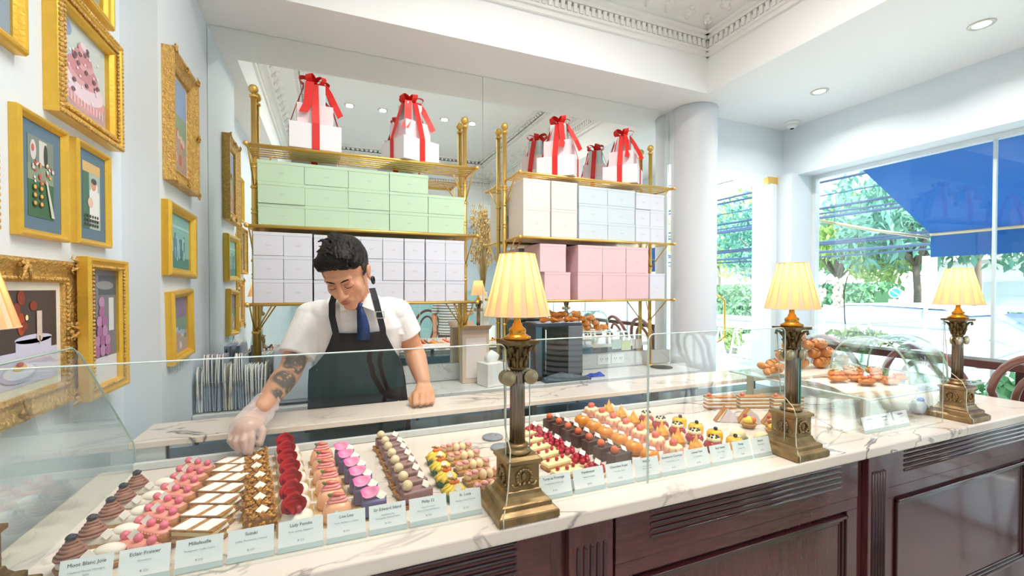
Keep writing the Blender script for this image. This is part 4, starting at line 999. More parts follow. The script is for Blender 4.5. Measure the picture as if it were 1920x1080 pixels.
for i, x in enumerate((1.915, 2.01, 2.115)):
    price_card(x, 1.035, .092, 'Sandwich', ['Ham, Cheese'], '฿ 120', 'blank looking price card near the farthest lamp, %s from the left' % ORD[i])
# ================================================================ back counter and what stands on it
t = thing('back_counter', 'pale marble topped counter with blue grey doors under the mirror', 'counter', (.93, 2.5, 0))
MB().box(-.573-.93, 2.425-.93, -.125, .199, .898, .9295, .003, 2).build('counter_top', marble2_m, t)
MB().box(-.573-.93, 2.425-.93, -.085, .199, .08, .8975).build('carcass', mat('counter_void', '23272C', .5), t)
for k in range(6):
    x0 = -1.49+k*.497
    d = MB().box(x0+.006, x0+.488, -.105, -.085, .10, .84, .003).build('cabinet_door', mat('blue_grey_door', '6E8798', .35), t)
    MB().box(x0+.2, x0+.3, -.118, -.106, .77, .78, .002).build('door_handle', mat('steel_pull', 'B8BEC2', .25, .9), d)
# folded paper bags filed on edge in a wire rack
t = thing('wire_bag_rack', 'grey wire rack holding the folded paper bags', 'rack', (-.43, 2.46, .9305))
m = MB()
for y in (-.06, .19): m.tube([(-.14, y, .0), (-.14, y, .14), (.14, y, .14), (.14, y, .0)], .003, 6)
for x in (-.14, -.05, .05, .14): m.tube([(x, -.06, .003), (x, .19, .003)], .003, 6)
for x in (-.14, .14): m.tube([(x, -.06, .14), (x, .19, .14)], .003, 6)
m.build('wire_frame', mat('grey_wire', '8A8F92', .3, .7), t)
bagw = mat('white_paper_bag', 'E6E8EC', .6); bagb = mat('blue_grey_paper_bag', 'AEB7C8', .6); bagc = mat('cream_paper_bag', 'DDD8C4', .6); rope_m = mat('cotton_rope', 'EDEAE2', .8)
def bag(hh, mm):
    t = thing('folded_paper_bag', '', 'paper bag')
    m = MB(); m.loft([[Vector((x, y, z)) for x, y in ((-.0026, -.075), (.0026, -.078), (.0026, .10), (-.0026, .10))] for z in (.0, hh*.5, hh)], smooth=False); m.loft([[Vector((x, y, z)) for x, y in ((-.0035, -.078), (-.0027, -.079), (-.0027, .08), (-.0035, .08))] for z in (.01, hh*.97)], smooth=False)
    m.build('folded_sheet', mm, t)
    m = MB(); m.tube([(.0, -.03, hh), (.0, -.06, hh+.014), (.001, -.085, hh-.01), (.001, -.088, hh-.06), (.0, -.086, hh-.10), (.002, -.083, hh-.13)], .0022, 5); m.build('rope_handle', rope_m, t)
    return t
bp = {'w': bag(.19, bagw), 'b': bag(.245, bagb), 'c': bag(.20, bagc)}
rb = random.Random(6); used = set(); seq = 'wwwbbbbbbbbcccbbbbbwwwwwwwc'
nm = {'w': 'short white folded paper bag', 'b': 'tall blue grey folded paper bag', 'c': 'cream folded paper bag'}
for i, k in enumerate(seq):
    loc = (-.562+i*.0103, 2.475+rb.uniform(-.008, .008), .937); o = bp[k] if k not in used else dup(bp[k], loc)
    used.add(k); o.location = loc; o.rotation_euler = (0, R(rb.uniform(-2.4, 2.4)), R(rb.uniform(-3, 3)))
    o['label'] = '%s filed on edge in the wire rack beside the frames' % nm[k]; o['category'] = 'paper bag'; o['group'] = {'w': 'short white bags', 'b': 'blue grey bags', 'c': 'cream bags'}[k]+' in the wire rack'
# grey appliance behind the arm
t = thing('label_printer', 'grey boxy counter appliance half hidden behind the reaching arm', 'appliance', (-.17, 2.50, .9305))
MB().box(-.085, .085, -.09, .12, .012, .275, .006, 2).build('housing', mat('appliance_grey', 'A9B0BC', .3), t)
MB().box(-.08, .08, -.094, -.0905, .03, .25, .001).build('front_panel', mat('appliance_face', 'BFC5CF', .3), t)
[MB().box(x-.01, x+.01, -.07, -.05, 0, .012).build('foot', dark_m, t) for x in (-.07, .07)]
t = thing('framed_notice', 'small dark framed notice standing beside the grey appliance', 'sign', (-.045, 2.44, .9305))
MB().box(-.022, .022, -.006, .006, 0, .21, .002, M=T(rx=R(-8))).build('notice_frame', mat('notice_dark', '2E3440', .4), t)
MB().box(-.017, .017, -.0075, -.0062, .08, .2, M=T(rx=R(-8))).build('notice_sheet', mat('notice_blue', 'A8C4DE', .4), t)
# kraft carton and napkin box
t = thing('kraft_carton', 'tall beige folded carton leaning against the brass post', 'box', (.82, 2.60, .9305))
MB().box(-.085, .085, -.03, .04, 0, .32, .002).build('carton_body', mat('kraft_beige', 'D9C2AC', .6), t)
MB().box(-.087, .087, -.065, -.0, 0, .0015, M=T(0, -.03, .32, rx=R(-28))).build('open_flap', mat('kraft_inner', 'CBA988', .6), t)
MB().box(-.065, .065, -.0325, -.0305, .03, .27, .001).build('printed_label', mat('label_blush', 'EADCD6', .5), t)
t = thing('napkin_box', 'white square napkin box with a tissue sticking out', 'napkin box', (.885, 2.48, .9305), R(14))
MB().box(-.062, .062, -.06, .06, 0, .135, .003).build('box_body', mat('napkin_white', 'F2EFEA', .5), t)
m = MB(); rr = random.Random(2); m.loft([[Vector((q*math.cos(a)*(1+.25*math.sin(3*a+z*9)), q*.5*math.sin(a), z)) for a in [2*PI*i/14 for i in range(14)]] for q, z in ((.035, .135), (.045, .15), (.05, .17), (.03, .19), (.006, .205))]); m.build('napkin', white_m, t)
# countertop oven
t = thing('countertop_oven', 'black glass fronted countertop oven with grey side panel', 'oven', (1.33, 2.55, .9305))
ov = mat('oven_shell', '3C4450', .3, .3)
MB().box(-.175, .165, -.10, .11, .012, .352, .006).build('oven_shell', ov, t)
d = MB().box(-.125, .055, -.112, -.101, .03, .335, .002).build('oven_door', mat('oven_glass', '0B0C0E', .06, spec=.8), t)
MB().tube([(-.11, -.125, .05), (-.11, -.125, .32)], .005, 8).build('door_handle', mat('steel_pull', 'B8BEC2', .25, .9), d)
MB().box(.058, .162, -.108, -.101, .03, .335, .002).build('control_panel', mat('oven_panel', '7C8089', .35, .4), t)
MB().box(-.17, -.128, -.110, -.101, .03, .335, .001).build('left_side_panel', mat('teal_highlight_panel', '4E6E7E', .2, .4), t)  # teal colour puts the highlights of the oven's left side into the panel
for x in (-.14, .13): MB().lathe([(.012, 0), (.012, .012)], 10, T(x, -.07, 0)).build('foot', dark_m, t)
t = thing('baking_tray', 'thin steel tray on top of the black oven', 'tray', (1.335, 2.54, 1.2835)); MB().box(-.16, .15, -.09, .09, 0, .006, .002).build('tray_sheet', mat('tray_steel', 'C9CCD0', .25, .8), t)
t = thing('oven_reflection_wedge', 'dark wedge standing in for a reflection on the marble before the oven', 'reflection', (1.36, 2.415, .9305))  # dark reflection by the oven, added here as a solid wedge
m = MB(); m.loft([[Vector((x, y, z)) for y, z in ((-.03, 0), (.025, 0), (.025, .012), (-.0, .055*(1-abs(x-(-.04))/.26)), (-.03, .008))] for x in [-.16+.04*i for i in range(9)]], smooth=False); m.build('wedge_body', mat('reflection_wedge_dark', '4A5962', .08), t)
t = thing('blue_cloth', 'crumpled royal blue cloth on the marble beside the oven', 'cloth', (1.60, 2.47, .9305)); m = MB(); rr = random.Random(9)
m.loft([[Vector((-.06+.02*j, -.03+.012*i, max(.001, .022*math.sin(j*1.3+i*.9)+.018*math.sin(j*.7-i*1.1)+.014)*(1-abs(j-3)/5)*(1-abs(i-2.5)/4))) for i in range(6)]+[Vector((-.06+.02*j, -.03+.012*i, 0)) for i in reversed(range(6))] for j in range(7)], smooth=True); m.build('cloth_fold', mat('royal_blue_cloth', '2346B8', .7), t)
# viennoiserie on the oven tray
def croissant_mesh(m, L=.06, r=.017, bend=.5, M=None):
    n = 9; pts = []; rad = []
    for i in range(n):
        u = i/(n-1)*2-1; pts.append((u*L*.9, -bend*L*(u*u), r*.95)); rad.append(max(.004, r*(1-abs(u)**1.6*.75)*(1+.07*(i % 2))))
    m.tube(pts, rad, 10, M=M)
pc = thing('croissant', '', 'bread'); m = MB(); croissant_mesh(m, .05, .018); m.build('baked_crescent', bun_m, pc)
ob = thing('oval_bun', '', 'bread'); m = MB(); m.ball((0, 0, .022), .024, (1.6, 1.05, .95), 16, 10); m.build('bun_crust', bun_m, ob)
m = MB(); [m.tube([(x-.008, -.022, .034), (x, 0, .0455), (x+.008, .02, .035)], .0018, 5) for x in (-.018, 0, .018)]; m.build('score_line', mat('dark_crust', '8A4818', .5), ob)
k = 0
for x, y, z, rz in ((1.24, 2.50, 1.290, .3), (1.29, 2.47, 1.290, 1.2), (1.34, 2.51, 1.290, -.4), (1.39, 2.47, 1.290, .8), (1.31, 2.50, 1.322, 2.0), (1.37, 2.50, 1.322, -.9), (1.435, 2.49, 1.290, 1.6)):
    o = pc if k == 0 else dup(pc, (x, y, z), rz); o.location = (x, y, z); o.rotation_euler = (0, 0, rz); tag(o, 'golden croissant heaped on the tray above the black oven', 'bread', 'croissants on the oven tray'); k += 1
# sockets and sticky notes
for i, x in enumerate((1.823, 1.943)):
    t = thing('wall_socket', 'white twin power socket on the backsplash, '+['the one nearer the oven', 'the one nearer the column'][i], 'socket', (x, 2.6985, .992), 0, 'wall sockets')
    MB().box(-.055, .055, -.006, 0, -.036, .036, .003).build('face_plate', white_m, t)
    for sx in (-.024, .024):
        m = MB(); [m.box(sx+dx-.0016, sx+dx+.0016, -.0068, -.0055, dz-.006, dz+.006) for dx, dz in ((-.008, .004), (.008, .004))]; m.box(sx-.002, sx+.002, -.0068, -.0055, -.012, -.007); m.build('socket_slot', dark_m, t)
for i, (x, z, cc) in enumerate(((1.950, 1.088, 'CFE0DA'), (2.035, 1.075, 'DDE2A4'), (2.135, 1.082, 'D9CFC6'))):
    m = MB().box(-.041, .041, -.0006, 0, -.041, .041); o = m.build('sticky_note', mat('note_'+cc, cc, .7), loc=(x, YM-.0015, z), rot=(R(4), 0, 0)); tag(o, ['pale green sticky note on the mirror', 'yellow sticky note on the mirror', 'beige sticky note on the mirror'][i], 'note', 'sticky notes')
o = MB().lathe([(.075, 0), (.078, .002), (.078, .004), (0, .005)], 32).build('round_mat', mat('charcoal_mat', '3A3838', .6), loc=(2.225, 2.56, .9305)); tag(o, 'round dark mat lying on the marble at the foot of the right brass post', 'mat')

# ================================================================ bread station at the right end
t = thing('glass_shelf', 'clear raised glass shelf carrying bread and croissants', 'shelf', (2.42, 1.40, .9505))
MB().box(-.46, .40, -.33, .33, .108, .116, .002).build('shelf_pane', glass_m, t)
for x, y in ((-.42, -.29), (-.42, .24), (.36, -.29), (.36, .24)): MB().box(x-.012, x+.012, y-.012, y+.012, 0, .108, .001).build('clear_leg', mat('smoky_leg', 'A9A38E', .2), t)
m = MB(); m.tube([(-.46, -.33, .112), (.40, -.33, .112), (.40, .33, .112), (-.46, .33, .112), (-.46, -.33, .112)], .0042, 6); m.build('polished_edge', mat('glass_edge_light', 'D9E8E2', .15), t)
paper_m = mat('baking_paper', 'E8D9C8', .7)
def sheet(x, y, z, w, d, rz, lab, droop):
    m = MB(); n = 12; top = []
    for j in range(n+1):
        row = []
        for i in range(n+1):
            u = i/n*2-1; v = j/n*2-1; ex_ = max(0, -v-.55)
            row.append(Vector((u*w/2*(1-ex_*.9), v*d/2+ex_*d*.05, .004*math.sin(u*5+v*3)*(.4+abs(u))+(-droop*ex_ if v < 0 else 0)+.016*max(0, abs(u)-.8))))
        top.append(row)
    for j in range(n+1): top[j] = top[j]+[p-Vector((0, 0, .0007)) for p in reversed(top[j])]
    m.loft(top, smooth=True)
    o = m.build('baking_paper', paper_m, loc=(x, y, z), rot=(0, 0, rz)); return tag(o, lab, 'paper', 'baking paper sheets under the bread')
SZ = .9505+.117
sheet(2.20, 1.235, SZ+.007, .40, .28, R(-14), 'sheet of baking paper with a drooping front corner under the fruit pastries', .10)
sheet(2.36, 1.57, SZ+.008, .58, .24, R(-4), 'long sheet of baking paper under the heaped buns and croissants', .04)
rr = random.Random(12); k = 0
buns = [(2.07, 1.60, 0, .2), (2.15, 1.57, 0, .5), (2.23, 1.60, 0, -.3), (2.31, 1.56, 0, .1), (2.39, 1.60, 0, .6), (2.11, 1.585, .04, 1.), (2.20, 1.58, .04, -.2), (2.29, 1.58, .04, .4), (2.37, 1.585, .04, -.5), (2.15, 1.585, .08, .2), (2.25, 1.58, .08, .8), (2.33, 1.585, .08, -.1), (2.20, 1.585, .12, .2), (2.46, 1.57, 0, .3)]
ob['category'] = 'bread'
for i, (x, y, z, rz) in enumerate(buns):
    loc = (2.07+(x-2.07)*1.3+.04, y, SZ+.012+z*1.2); o = ob if i == 0 else dup(ob, loc, rz); o.location = loc; o.scale = (1.3,)*3; o.rotation_euler = (0, 0, rz); tag(o, 'glossy golden oval bun heaped behind the right middle lamp', 'bread', 'oval buns heaped on the shelf')
cr_l = [(1.97, 1.52, .0, .4), (2.02, 1.54, .0, -.5), (1.985, 1.565, .022, 1.1), (2.04, 1.51, .022, .2)]
for x, y, z, rz in cr_l: o = dup(pc, (x, y, SZ+.012+z), rz, 'croissant lying at the left end of the glass shelf', 'croissants at the shelf end')
nb = thing('nut_pastry', '', 'bread'); m = MB(); m.ball((0, 0, .018), .034, (1.1, 1, .55), 16, 9, noise=.04, rnd=rr); m.build('pastry_base', bun_m, nb)
for q in range(9): a = q*.7; m = MB(); m.ball((.018*math.cos(a)*(q % 3)/1.5, .02*math.sin(a), .036), .006, (1.8, .7, .5), 7, 5, rot=(0, 0, a)); m.build('almond_flake', cust_m if q % 2 else chest_m, nb)
for i, (x, y) in enumerate(((2.33, 1.43), (2.42, 1.40), (2.37, 1.47), (2.25, 1.40), (2.17, 1.42))):
    loc = (x+.04, y-.07, SZ+.014); o = nb if i == 0 else dup(nb, loc, i*.9); o.location = loc; tag(o, 'nut topped brown pastry on the glass shelf, %s of its row' % ORD[i], 'pastry', 'nut topped pastries')
fd = thing('fruit_danish', '', 'pastry'); m = MB(); m.ball((0, 0, .013), .036, (1.25, .85, .42), 16, 9); m.build('danish_base', bun_m, fd)
for q, mm in enumerate((org_m, straw_m, yell_m, straw_m, org_m)): m = MB(); m.ball((-.026+.013*q, .004*(-1)**q, .030), .009, (1, 1, .7), 9, 6); m.build('fruit_piece', mm, fd)
for i, (x, y) in enumerate(((2.03, 1.30), (2.12, 1.27), (2.21, 1.24), (2.30, 1.20), (2.08, 1.21), (2.18, 1.17))):
    loc = (x+.11, y, SZ+.013); o = fd if i == 0 else dup(fd, loc, -.3); o.location = loc; o.rotation_euler = (0, 0, -.3+.1*i); tag(o, 'fruit topped danish on the front baking paper, %s from the left' % ORD[i], 'pastry', 'fruit danishes')
# arched glass hood over the shelf end
t = thing('glass_hood', 'arched clear glass hood standing over the fruit danishes', 'glass hood', (2.52, 1.33, SZ))
ga = glassmat('hood_glass', 'F2FAF6')
def arch(x): return [Vector((x, .17*math.cos(a), .20*math.sin(a)**.8 if math.sin(a) > 0 else 0)) for a in [PI*i/20 for i in range(21)]]
m = MB(); rg = []
for x in (-.11, .20): o_ = arch(x); rg.append(o_+[p+Vector((0, -.004 if p.y > 0 else .004, -.004)) for p in reversed(o_)])
m.loft(rg); m.build('curved_pane', ga, t)
for x in (-.11, .20): m = MB(); m.tube(arch(x), .0045, 8); m.build('arch_edge', mat('green_arch_edge', 'A9CBBB', .1), t)
# clear bag with blue print
t = thing('plastic_bag', 'crinkled clear plastic bag with blue print beside the last lamp', 'bag', (2.42, 1.13, .9515), .3); rr = random.Random(5)
m = MB(); m.lathe([(.03, 0), (.045, .01), (.043, .03), (.03, .045), (.012, .055)], 16, T(s=(1.2, .7, 1)), wob=lambda a, k: 1+.18*math.sin(a*5+k*2)); m.build('bag_film', mat('bag_film', 'DCE4EE', .15, spec=.8), t)
m = MB(); m.ball((.01, -.005, .055), .018, (1.6, .8, .5), 9, 6, noise=.15, rnd=rr); m.build('blue_print', mat('bag_blue', '2A63D8', .3), t)
# security camera dome in the corner
t = thing('security_camera', 'small white dome security camera in the ceiling corner', 'camera', (3.50, 2.50, 2.8615), rot=(PI, 0, 0))
MB().lathe([(.052, 0), (.052, .012), (.042, .022)], 24).build('mount_ring', white_m, t)
m = MB(); m.lathe([(.041, .022), (.036, .040), (.022, .052), (0, .056)], 20); m.build('housing', white_m, t)
m = MB(); m.ball((.0, -.0, .043), .019, (1.1, 1.1, .9)); m.build('camera_lens', mat('lens_black', '26282C', .1), t)
t.rotation_euler = (PI, 0, R(20))

# ================================================================ seating by the window and in the room
bent_m = mat('bentwood', '7A4F44', .3, var=.3, vscale=8, coat=.3)
def bar_chair():
    t = thing('bentwood_bar_chair', '', 'chair')
    s = .74
    m = MB(); m.lathe([(.19, s-.02), (.2, s-.012), (.2, s), (.17, s+.008), (0, s+.006)], 28); m.build('seat', bent_m, t)
    for sx, sy in ((1, 1), (1, -1), (-1, 1), (-1, -1)):
        m = MB(); m.tube([(sx*.13, sy*.13, s-.02), (sx*.17, sy*.17, .3), (sx*.19, sy*.19, 0)], [.015, .014, .011], 8); m.build('leg', bent_m, t)
    m = MB(); m.tube([(.165*math.cos(a), .165*math.sin(a), .42) for a in [2*PI*i/24 for i in range(24)]], .009, 8, closed=True); m.build('foot_ring', bent_m, t)
    def hoop(w, h, z0): return [(-.175-.05*(z-s)/.4 if False else -.165-.12*((z-s)/.42), y, z) for y, z in [(w*math.cos(a)*(1.12 if math.sin(a) > .3 else 1), z0+(h)*math.sin(a)) for a in [PI*i/18 for i in range(19)]]]
    o_ = hoop(.185, .30, s+.13); m = MB(); m.tube([(-.12, .15, s-.005)]+[(x, y, z) for x, y, z in o_]+[(-.12, -.15, s-.005)], .019, 10); m.build('back_hoop', bent_m, t)
    o_ = hoop(.105, .22, s+.12); m = MB(); m.tube([(-.15, .085, s-.003)]+o_+[(-.15, -.085, s-.003)], .0155, 10); m.build('inner_hoop', bent_m, t)
    return t
bc = bar_chair()
ys = [2.0, 1.47, .99, .45, -.16, -.70, -1.23, -1.8]
for i, y in enumerate(ys):
    loc = (3.42, y, 0); o = bc if i == 0 else dup(bc, loc, 0); o.location = loc
    tag(o, 'bentwood bar chair at the window ledge, %s from the glass door' % ORD[i], 'chair', 'bentwood bar chairs along the window')
t = thing('window_bar_table', 'dark wood bar ledge running along the big window', 'table', (3.55, 0, 0))
MB().box(-.10, .06, -2.6, 2.35, 1.045, 1.09, .004).build('ledge_top', mat('dark_bar_wood', '5A3430', .3, coat=.3), t)
for y in (-2.4, -1.2, 0, 1.2, 2.25): MB().box(.0, .04, y-.02, y+.02, 0, 1.045).build('support', mat('dark_bar_wood', '5A3430'), t)
# orchid and leaf planter on the window ledge
t = thing('potted_orchid', 'white orchid with arching stem in a low planter by the window', 'plant', (3.42, 2.02, 1.0905))
MB().box(-.05, .05, -.12, .12, 0, .05, .004).build('planter', mat('olive_planter', '9A9A78', .5), t)
m = MB(); m.tube([(0, 0, .05), (-.01, .01, .2), (-.005, .02, .38), (0, .0, .50)], .0035, 6); m.tube([(-.005, .02, .38), (.0, .06, .47), (.0, .14, .47), (.0, .20, .38)], .003, 6); m.build('stem', mat('orchid_stem', '4A3A34', .5), t)
wm = mat('orchid_white', 'F6F4EE', .5)
for i, (y, z) in enumerate(((.06, .45), (.055, .40), (.065, .35), (.05, .31), (.17, .38), (.19, .345), (.205, .31))):
    m = MB()
    for a in range(5): petal(m, (-.02, y+.024*math.cos(a*1.257), z+.024*math.sin(a*1.257)), .022, R(90), R(70), .2)
    m.build('orchid_flower', wm, t)
def leaves(m, n, rx, ry, rz_, s, rnd, c=(0, 0, 0), shell=False, thin=.5):
    for k in range(n):
        while True:
            v = Vector((rnd.uniform(-1, 1), rnd.uniform(-1, 1), rnd.uniform(-1, 1)))
            if v.length <= 1 and (not shell or v.length > .72): break
        p = Vector((c[0]+v.x*rx, c[1]+v.y*ry, c[2]+v.z*rz_)); q = Euler((rnd.uniform(0, 6.3), rnd.uniform(0, 6.3), rnd.uniform(0, 6.3))).to_matrix(); ss = s*rnd.uniform(.6, 1.3)
        vs = [m.bm.verts.new(p+q @ Vector(w)*ss) for w in ((-1, 0, 0), (-.2, -thin, .12), (1, 0, 0), (-.2, thin, .12))]
        m.bm.faces.new(vs)
m = MB(); leaves(m, 220, .06, .24, .05, .03, random.Random(1), (0, -.1, .08)); m.build('foliage', mat('orchid_leaf', '8FB35A', .5), t)
# ================================================================ outside the glass
gm = mat('sunlit_paving', 'DAD9D2', .8, var=.25, vscale=1.5)
m = MB().box(3.9, 60, -40, 60, -.6, -.2); m.box(2.4, 3.9, 2.95, 60, -.6, -.2); m.box(-20, 2.4, 2.95, 60, -.6, -.2); struct('ground_outside', m, gm)
o = MB().box(3.9, 5.1, -8, 8, -.199, -.06, .01).build('pavement_kerb', mat('kerb_stone', 'E2E0DA', .8, var=.2, vscale=3)); tag(o, kind='structure')
# awning
aw = mat('royal_blue_canvas', '0878BE', .75)
_n = aw.node_tree.nodes; _l = aw.node_tree.links; _t = _n.new('ShaderNodeBsdfTranslucent'); _t.inputs[0].default_value = lin('0A86D2'); _m = _n.new('ShaderNodeMixShader'); _m.inputs[0].default_value = .33
_l.new(_n['Principled BSDF'].outputs[0], _m.inputs[1]); _l.new(_t.outputs[0], _m.inputs[2]); _l.new(_m.outputs[0], _n['Material Output'].inputs['Surface'])
t = thing('blue_awning', 'royal blue canvas awning sloping down outside the big window', 'awning', (3.95, 2.227, 2.454))
y1 = -6.0
m = MB(); m.loft([[Vector(p) for p in ((0, y, 0), (.97, y, -.462), (.97, y, -.468), (0, y, -.006))] for y in (0, -1.5, -3, -4.5, y1)], smooth=False); m.build('canopy_sheet', aw, t)
m = MB(); m.loft([[Vector(p) for p in ((.97, y, -.462), (.974, y, -.462), (.974, y, -.675), (.97, y, -.675))] for y in (.0, -1.5, -3, -4.5, y1)], smooth=False); m.build('valance', aw, t)
m = MB(); m.tube([(.965, .0, -.475), (.965, y1, -.475)], .014, 8); m.tube([(-.03, .33, -.36), (.45, .17, -.44), (.955, .01, -.50)], .014, 8); m.tube([(-.06, -3.3, -.36), (.955, -3.3, -.50)], .014, 8); m.build('awning_arm', mat('arm_enamel', 'DDC9A0', .4), t)
# hedges, trees, shrubs
fol1 = mat('leaf_mid_green', '86BE84', .6, var=.5, vscale=1.2, col2='5A9A78'); fol2 = mat('leaf_blue_green', '84BDA8', .6, var=.5, vscale=1.0, col2='5C9C90'); fol3 = mat('leaf_yellow_green', 'C6DE86', .6, var=.5, vscale=1.2, col2='7FB05A')
bark = mat('tree_bark', '8E7F74', .8, var=.4, vscale=4)
def hedge(lab, x, y, w, L, h, mm, seed, n=4500):
    t = thing('clipped_hedge', lab, 'hedge', (x, y, -.2), 0, 'clipped hedges across the street')
    MB().box(-w/2+.1, w/2-.1, -L/2+.05, L/2-.05, 0, h-.1).build('hedge_core', mat('hedge_core', '4E8058', .8), t)
    m = MB(); rr = random.Random(seed)
    for k in range(n):
        f = rr.random(); yy = rr.uniform(-L/2, L/2)
        p = Vector((-w/2+rr.uniform(-.06, .08), yy, rr.uniform(0, h))) if f < .65 else Vector((rr.uniform(-w/2, w/2), yy, h+rr.uniform(-.08, .07)))
        q = Euler((rr.uniform(0, 6), rr.uniform(0, 6), rr.uniform(0, 6))).to_matrix(); ss = rr.uniform(.05, .11)
        m.bm.faces.new([m.bm.verts.new(p+q @ Vector(v)*ss) for v in ((-1, 0, 0), (-.1, -.5, .1), (1, 0, 0), (-.1, .5, .1))])
    m.build('foliage', mm, t)
hedge('long green clipped hedge seen through the glass door', 12.6, 9.5, 1.2, 6.0, 1.75, fol1, 1)
hedge('green hedge behind the parked cars at the picture centre right', 12.6, 4.95, 1.2, 2.9, 1.15, fol1, 2, 3000)
hedge('tall hedge right of the grey gate', 12.9, 1.6, 1.2, 3.4, 2.1, fol1, 3, 3500)
def tree(lab, x, y, zc, r, mm, seed, n=3600, s=.15, h=1.0):
    t = thing('leafy_tree', lab, 'tree', (x, y, -.2), 0, 'trees across the street')
    rr = random.Random(seed); m = MB(); m.tube([(0, 0, 0), (.1, .05, zc*.5), (-.05, .1, zc)], [.10, .08, .06], 8)
    for k in range(5): a = k*1.3; m.tube([(0, .05, zc*.7), (.5*r*math.cos(a), .5*r*math.sin(a), zc+.2)], [.07, .03], 6)
    m.build('trunk', bark, t)
    m = MB()
    for k in range(14):
        a = rr.uniform(0, 6.3); d = rr.uniform(.2, .8)*r; c_ = (d*math.cos(a), d*math.sin(a), zc+.2+rr.uniform(-.45, .55)*r*h)
        leaves(m, n//14, r*.48, r*.48, r*.36, s, rr, c_, thin=.34)
    m.build('foliage', mm, t)
tree('leafy tree directly behind the glass door, blue green crown', 15, 11.4, 3.4, 2.3, fol2, 1)
tree('leafy tree with yellow green tips right of the door view', 14.2, 8.6, 2.9, 1.7, fol3, 2)
tree('dark blue green tree at the left side of the big window', 13.6, 6.4, 3.3, 2.0, fol2, 3)
tree('leafy tree behind the orchid in the big window', 14.2, 4.2, 3.6, 1.9, fol2, 4)
tree('green tree under the awning edge', 14.0, 2.2, 3.2, 1.6, fol1, 5)
tree('bright yellow green tree high behind the wires', 17.5, 6.8, 5.0, 2.0, fol3, 6, 2600)
tree('leafy tree at the far right under the awning', 12.6, .4, 3.0, 1.4, fol1, 7, 2600)
tree('pale leafy tree at the far left of the door view', 19, 17.5, 4.2, 3.0, fol3, 8, 2600, .22)
for i, (x, y, s_) in enumerate(((4.75, 1.62, 1.0), (9.8, 8.6, .8), (5.6, 5.9, .6))):
    t = thing('low_shrub', ['leafy low shrub just outside the window between the bar chairs', 'small bright shrub in the sun beyond the glass door', 'small yellow green shrub near the glass door threshold'][i], 'plant', (x, y, -.2 if i else -.06), 0, 'low shrubs outside')
    m = MB(); leaves(m, 700, .30*s_, .30*s_, .42*s_, .07, random.Random(30+i), (0, 0, .5*s_)); m.build('foliage', fol3 if i else fol1, t)
    MB().lathe([(.14*s_, 0), (.17*s_, .22*s_)], 14).build('pot', mat('shrub_pot', '8C8A86', .6), t)
# overhead cables
cb = mat('cable_black', '3F5270', .7)
rr = random.Random(77)
zs = [2.35, 2.42, 2.47, 2.55, 2.60, 2.64, 2.69, 2.75, 3.15, 3.20, 3.24, 3.29, 3.36, 3.60, 3.95, 4.0, 4.06, 4.35, 4.9, 5.6]
for i, z in enumerate(zs):
    x = 9.6+rr.uniform(-.5, .6); dz = rr.uniform(.25, .6); m = MB()
    m.tube([(x+rr.uniform(-.1, .1), y, z-dz*(1-((y-6)/14)**2)*.4+.01*math.sin(y*2+i)) for y in range(-8, 25, 2)], rr.choice((.012, .018, .026)), 6)
    o = m.build('overhead_cable', cb); tag(o, 'dark overhead cable across the street, %s of the sagging bundle' % ('among the low ones' if z < 3 else ('among the middle ones' if z < 3.8 else 'among the high ones')), 'cable', 'overhead cables')
    o['group'] = 'low overhead cables' if z < 3 else ('middle overhead cables' if z < 3.8 else 'high overhead cables')
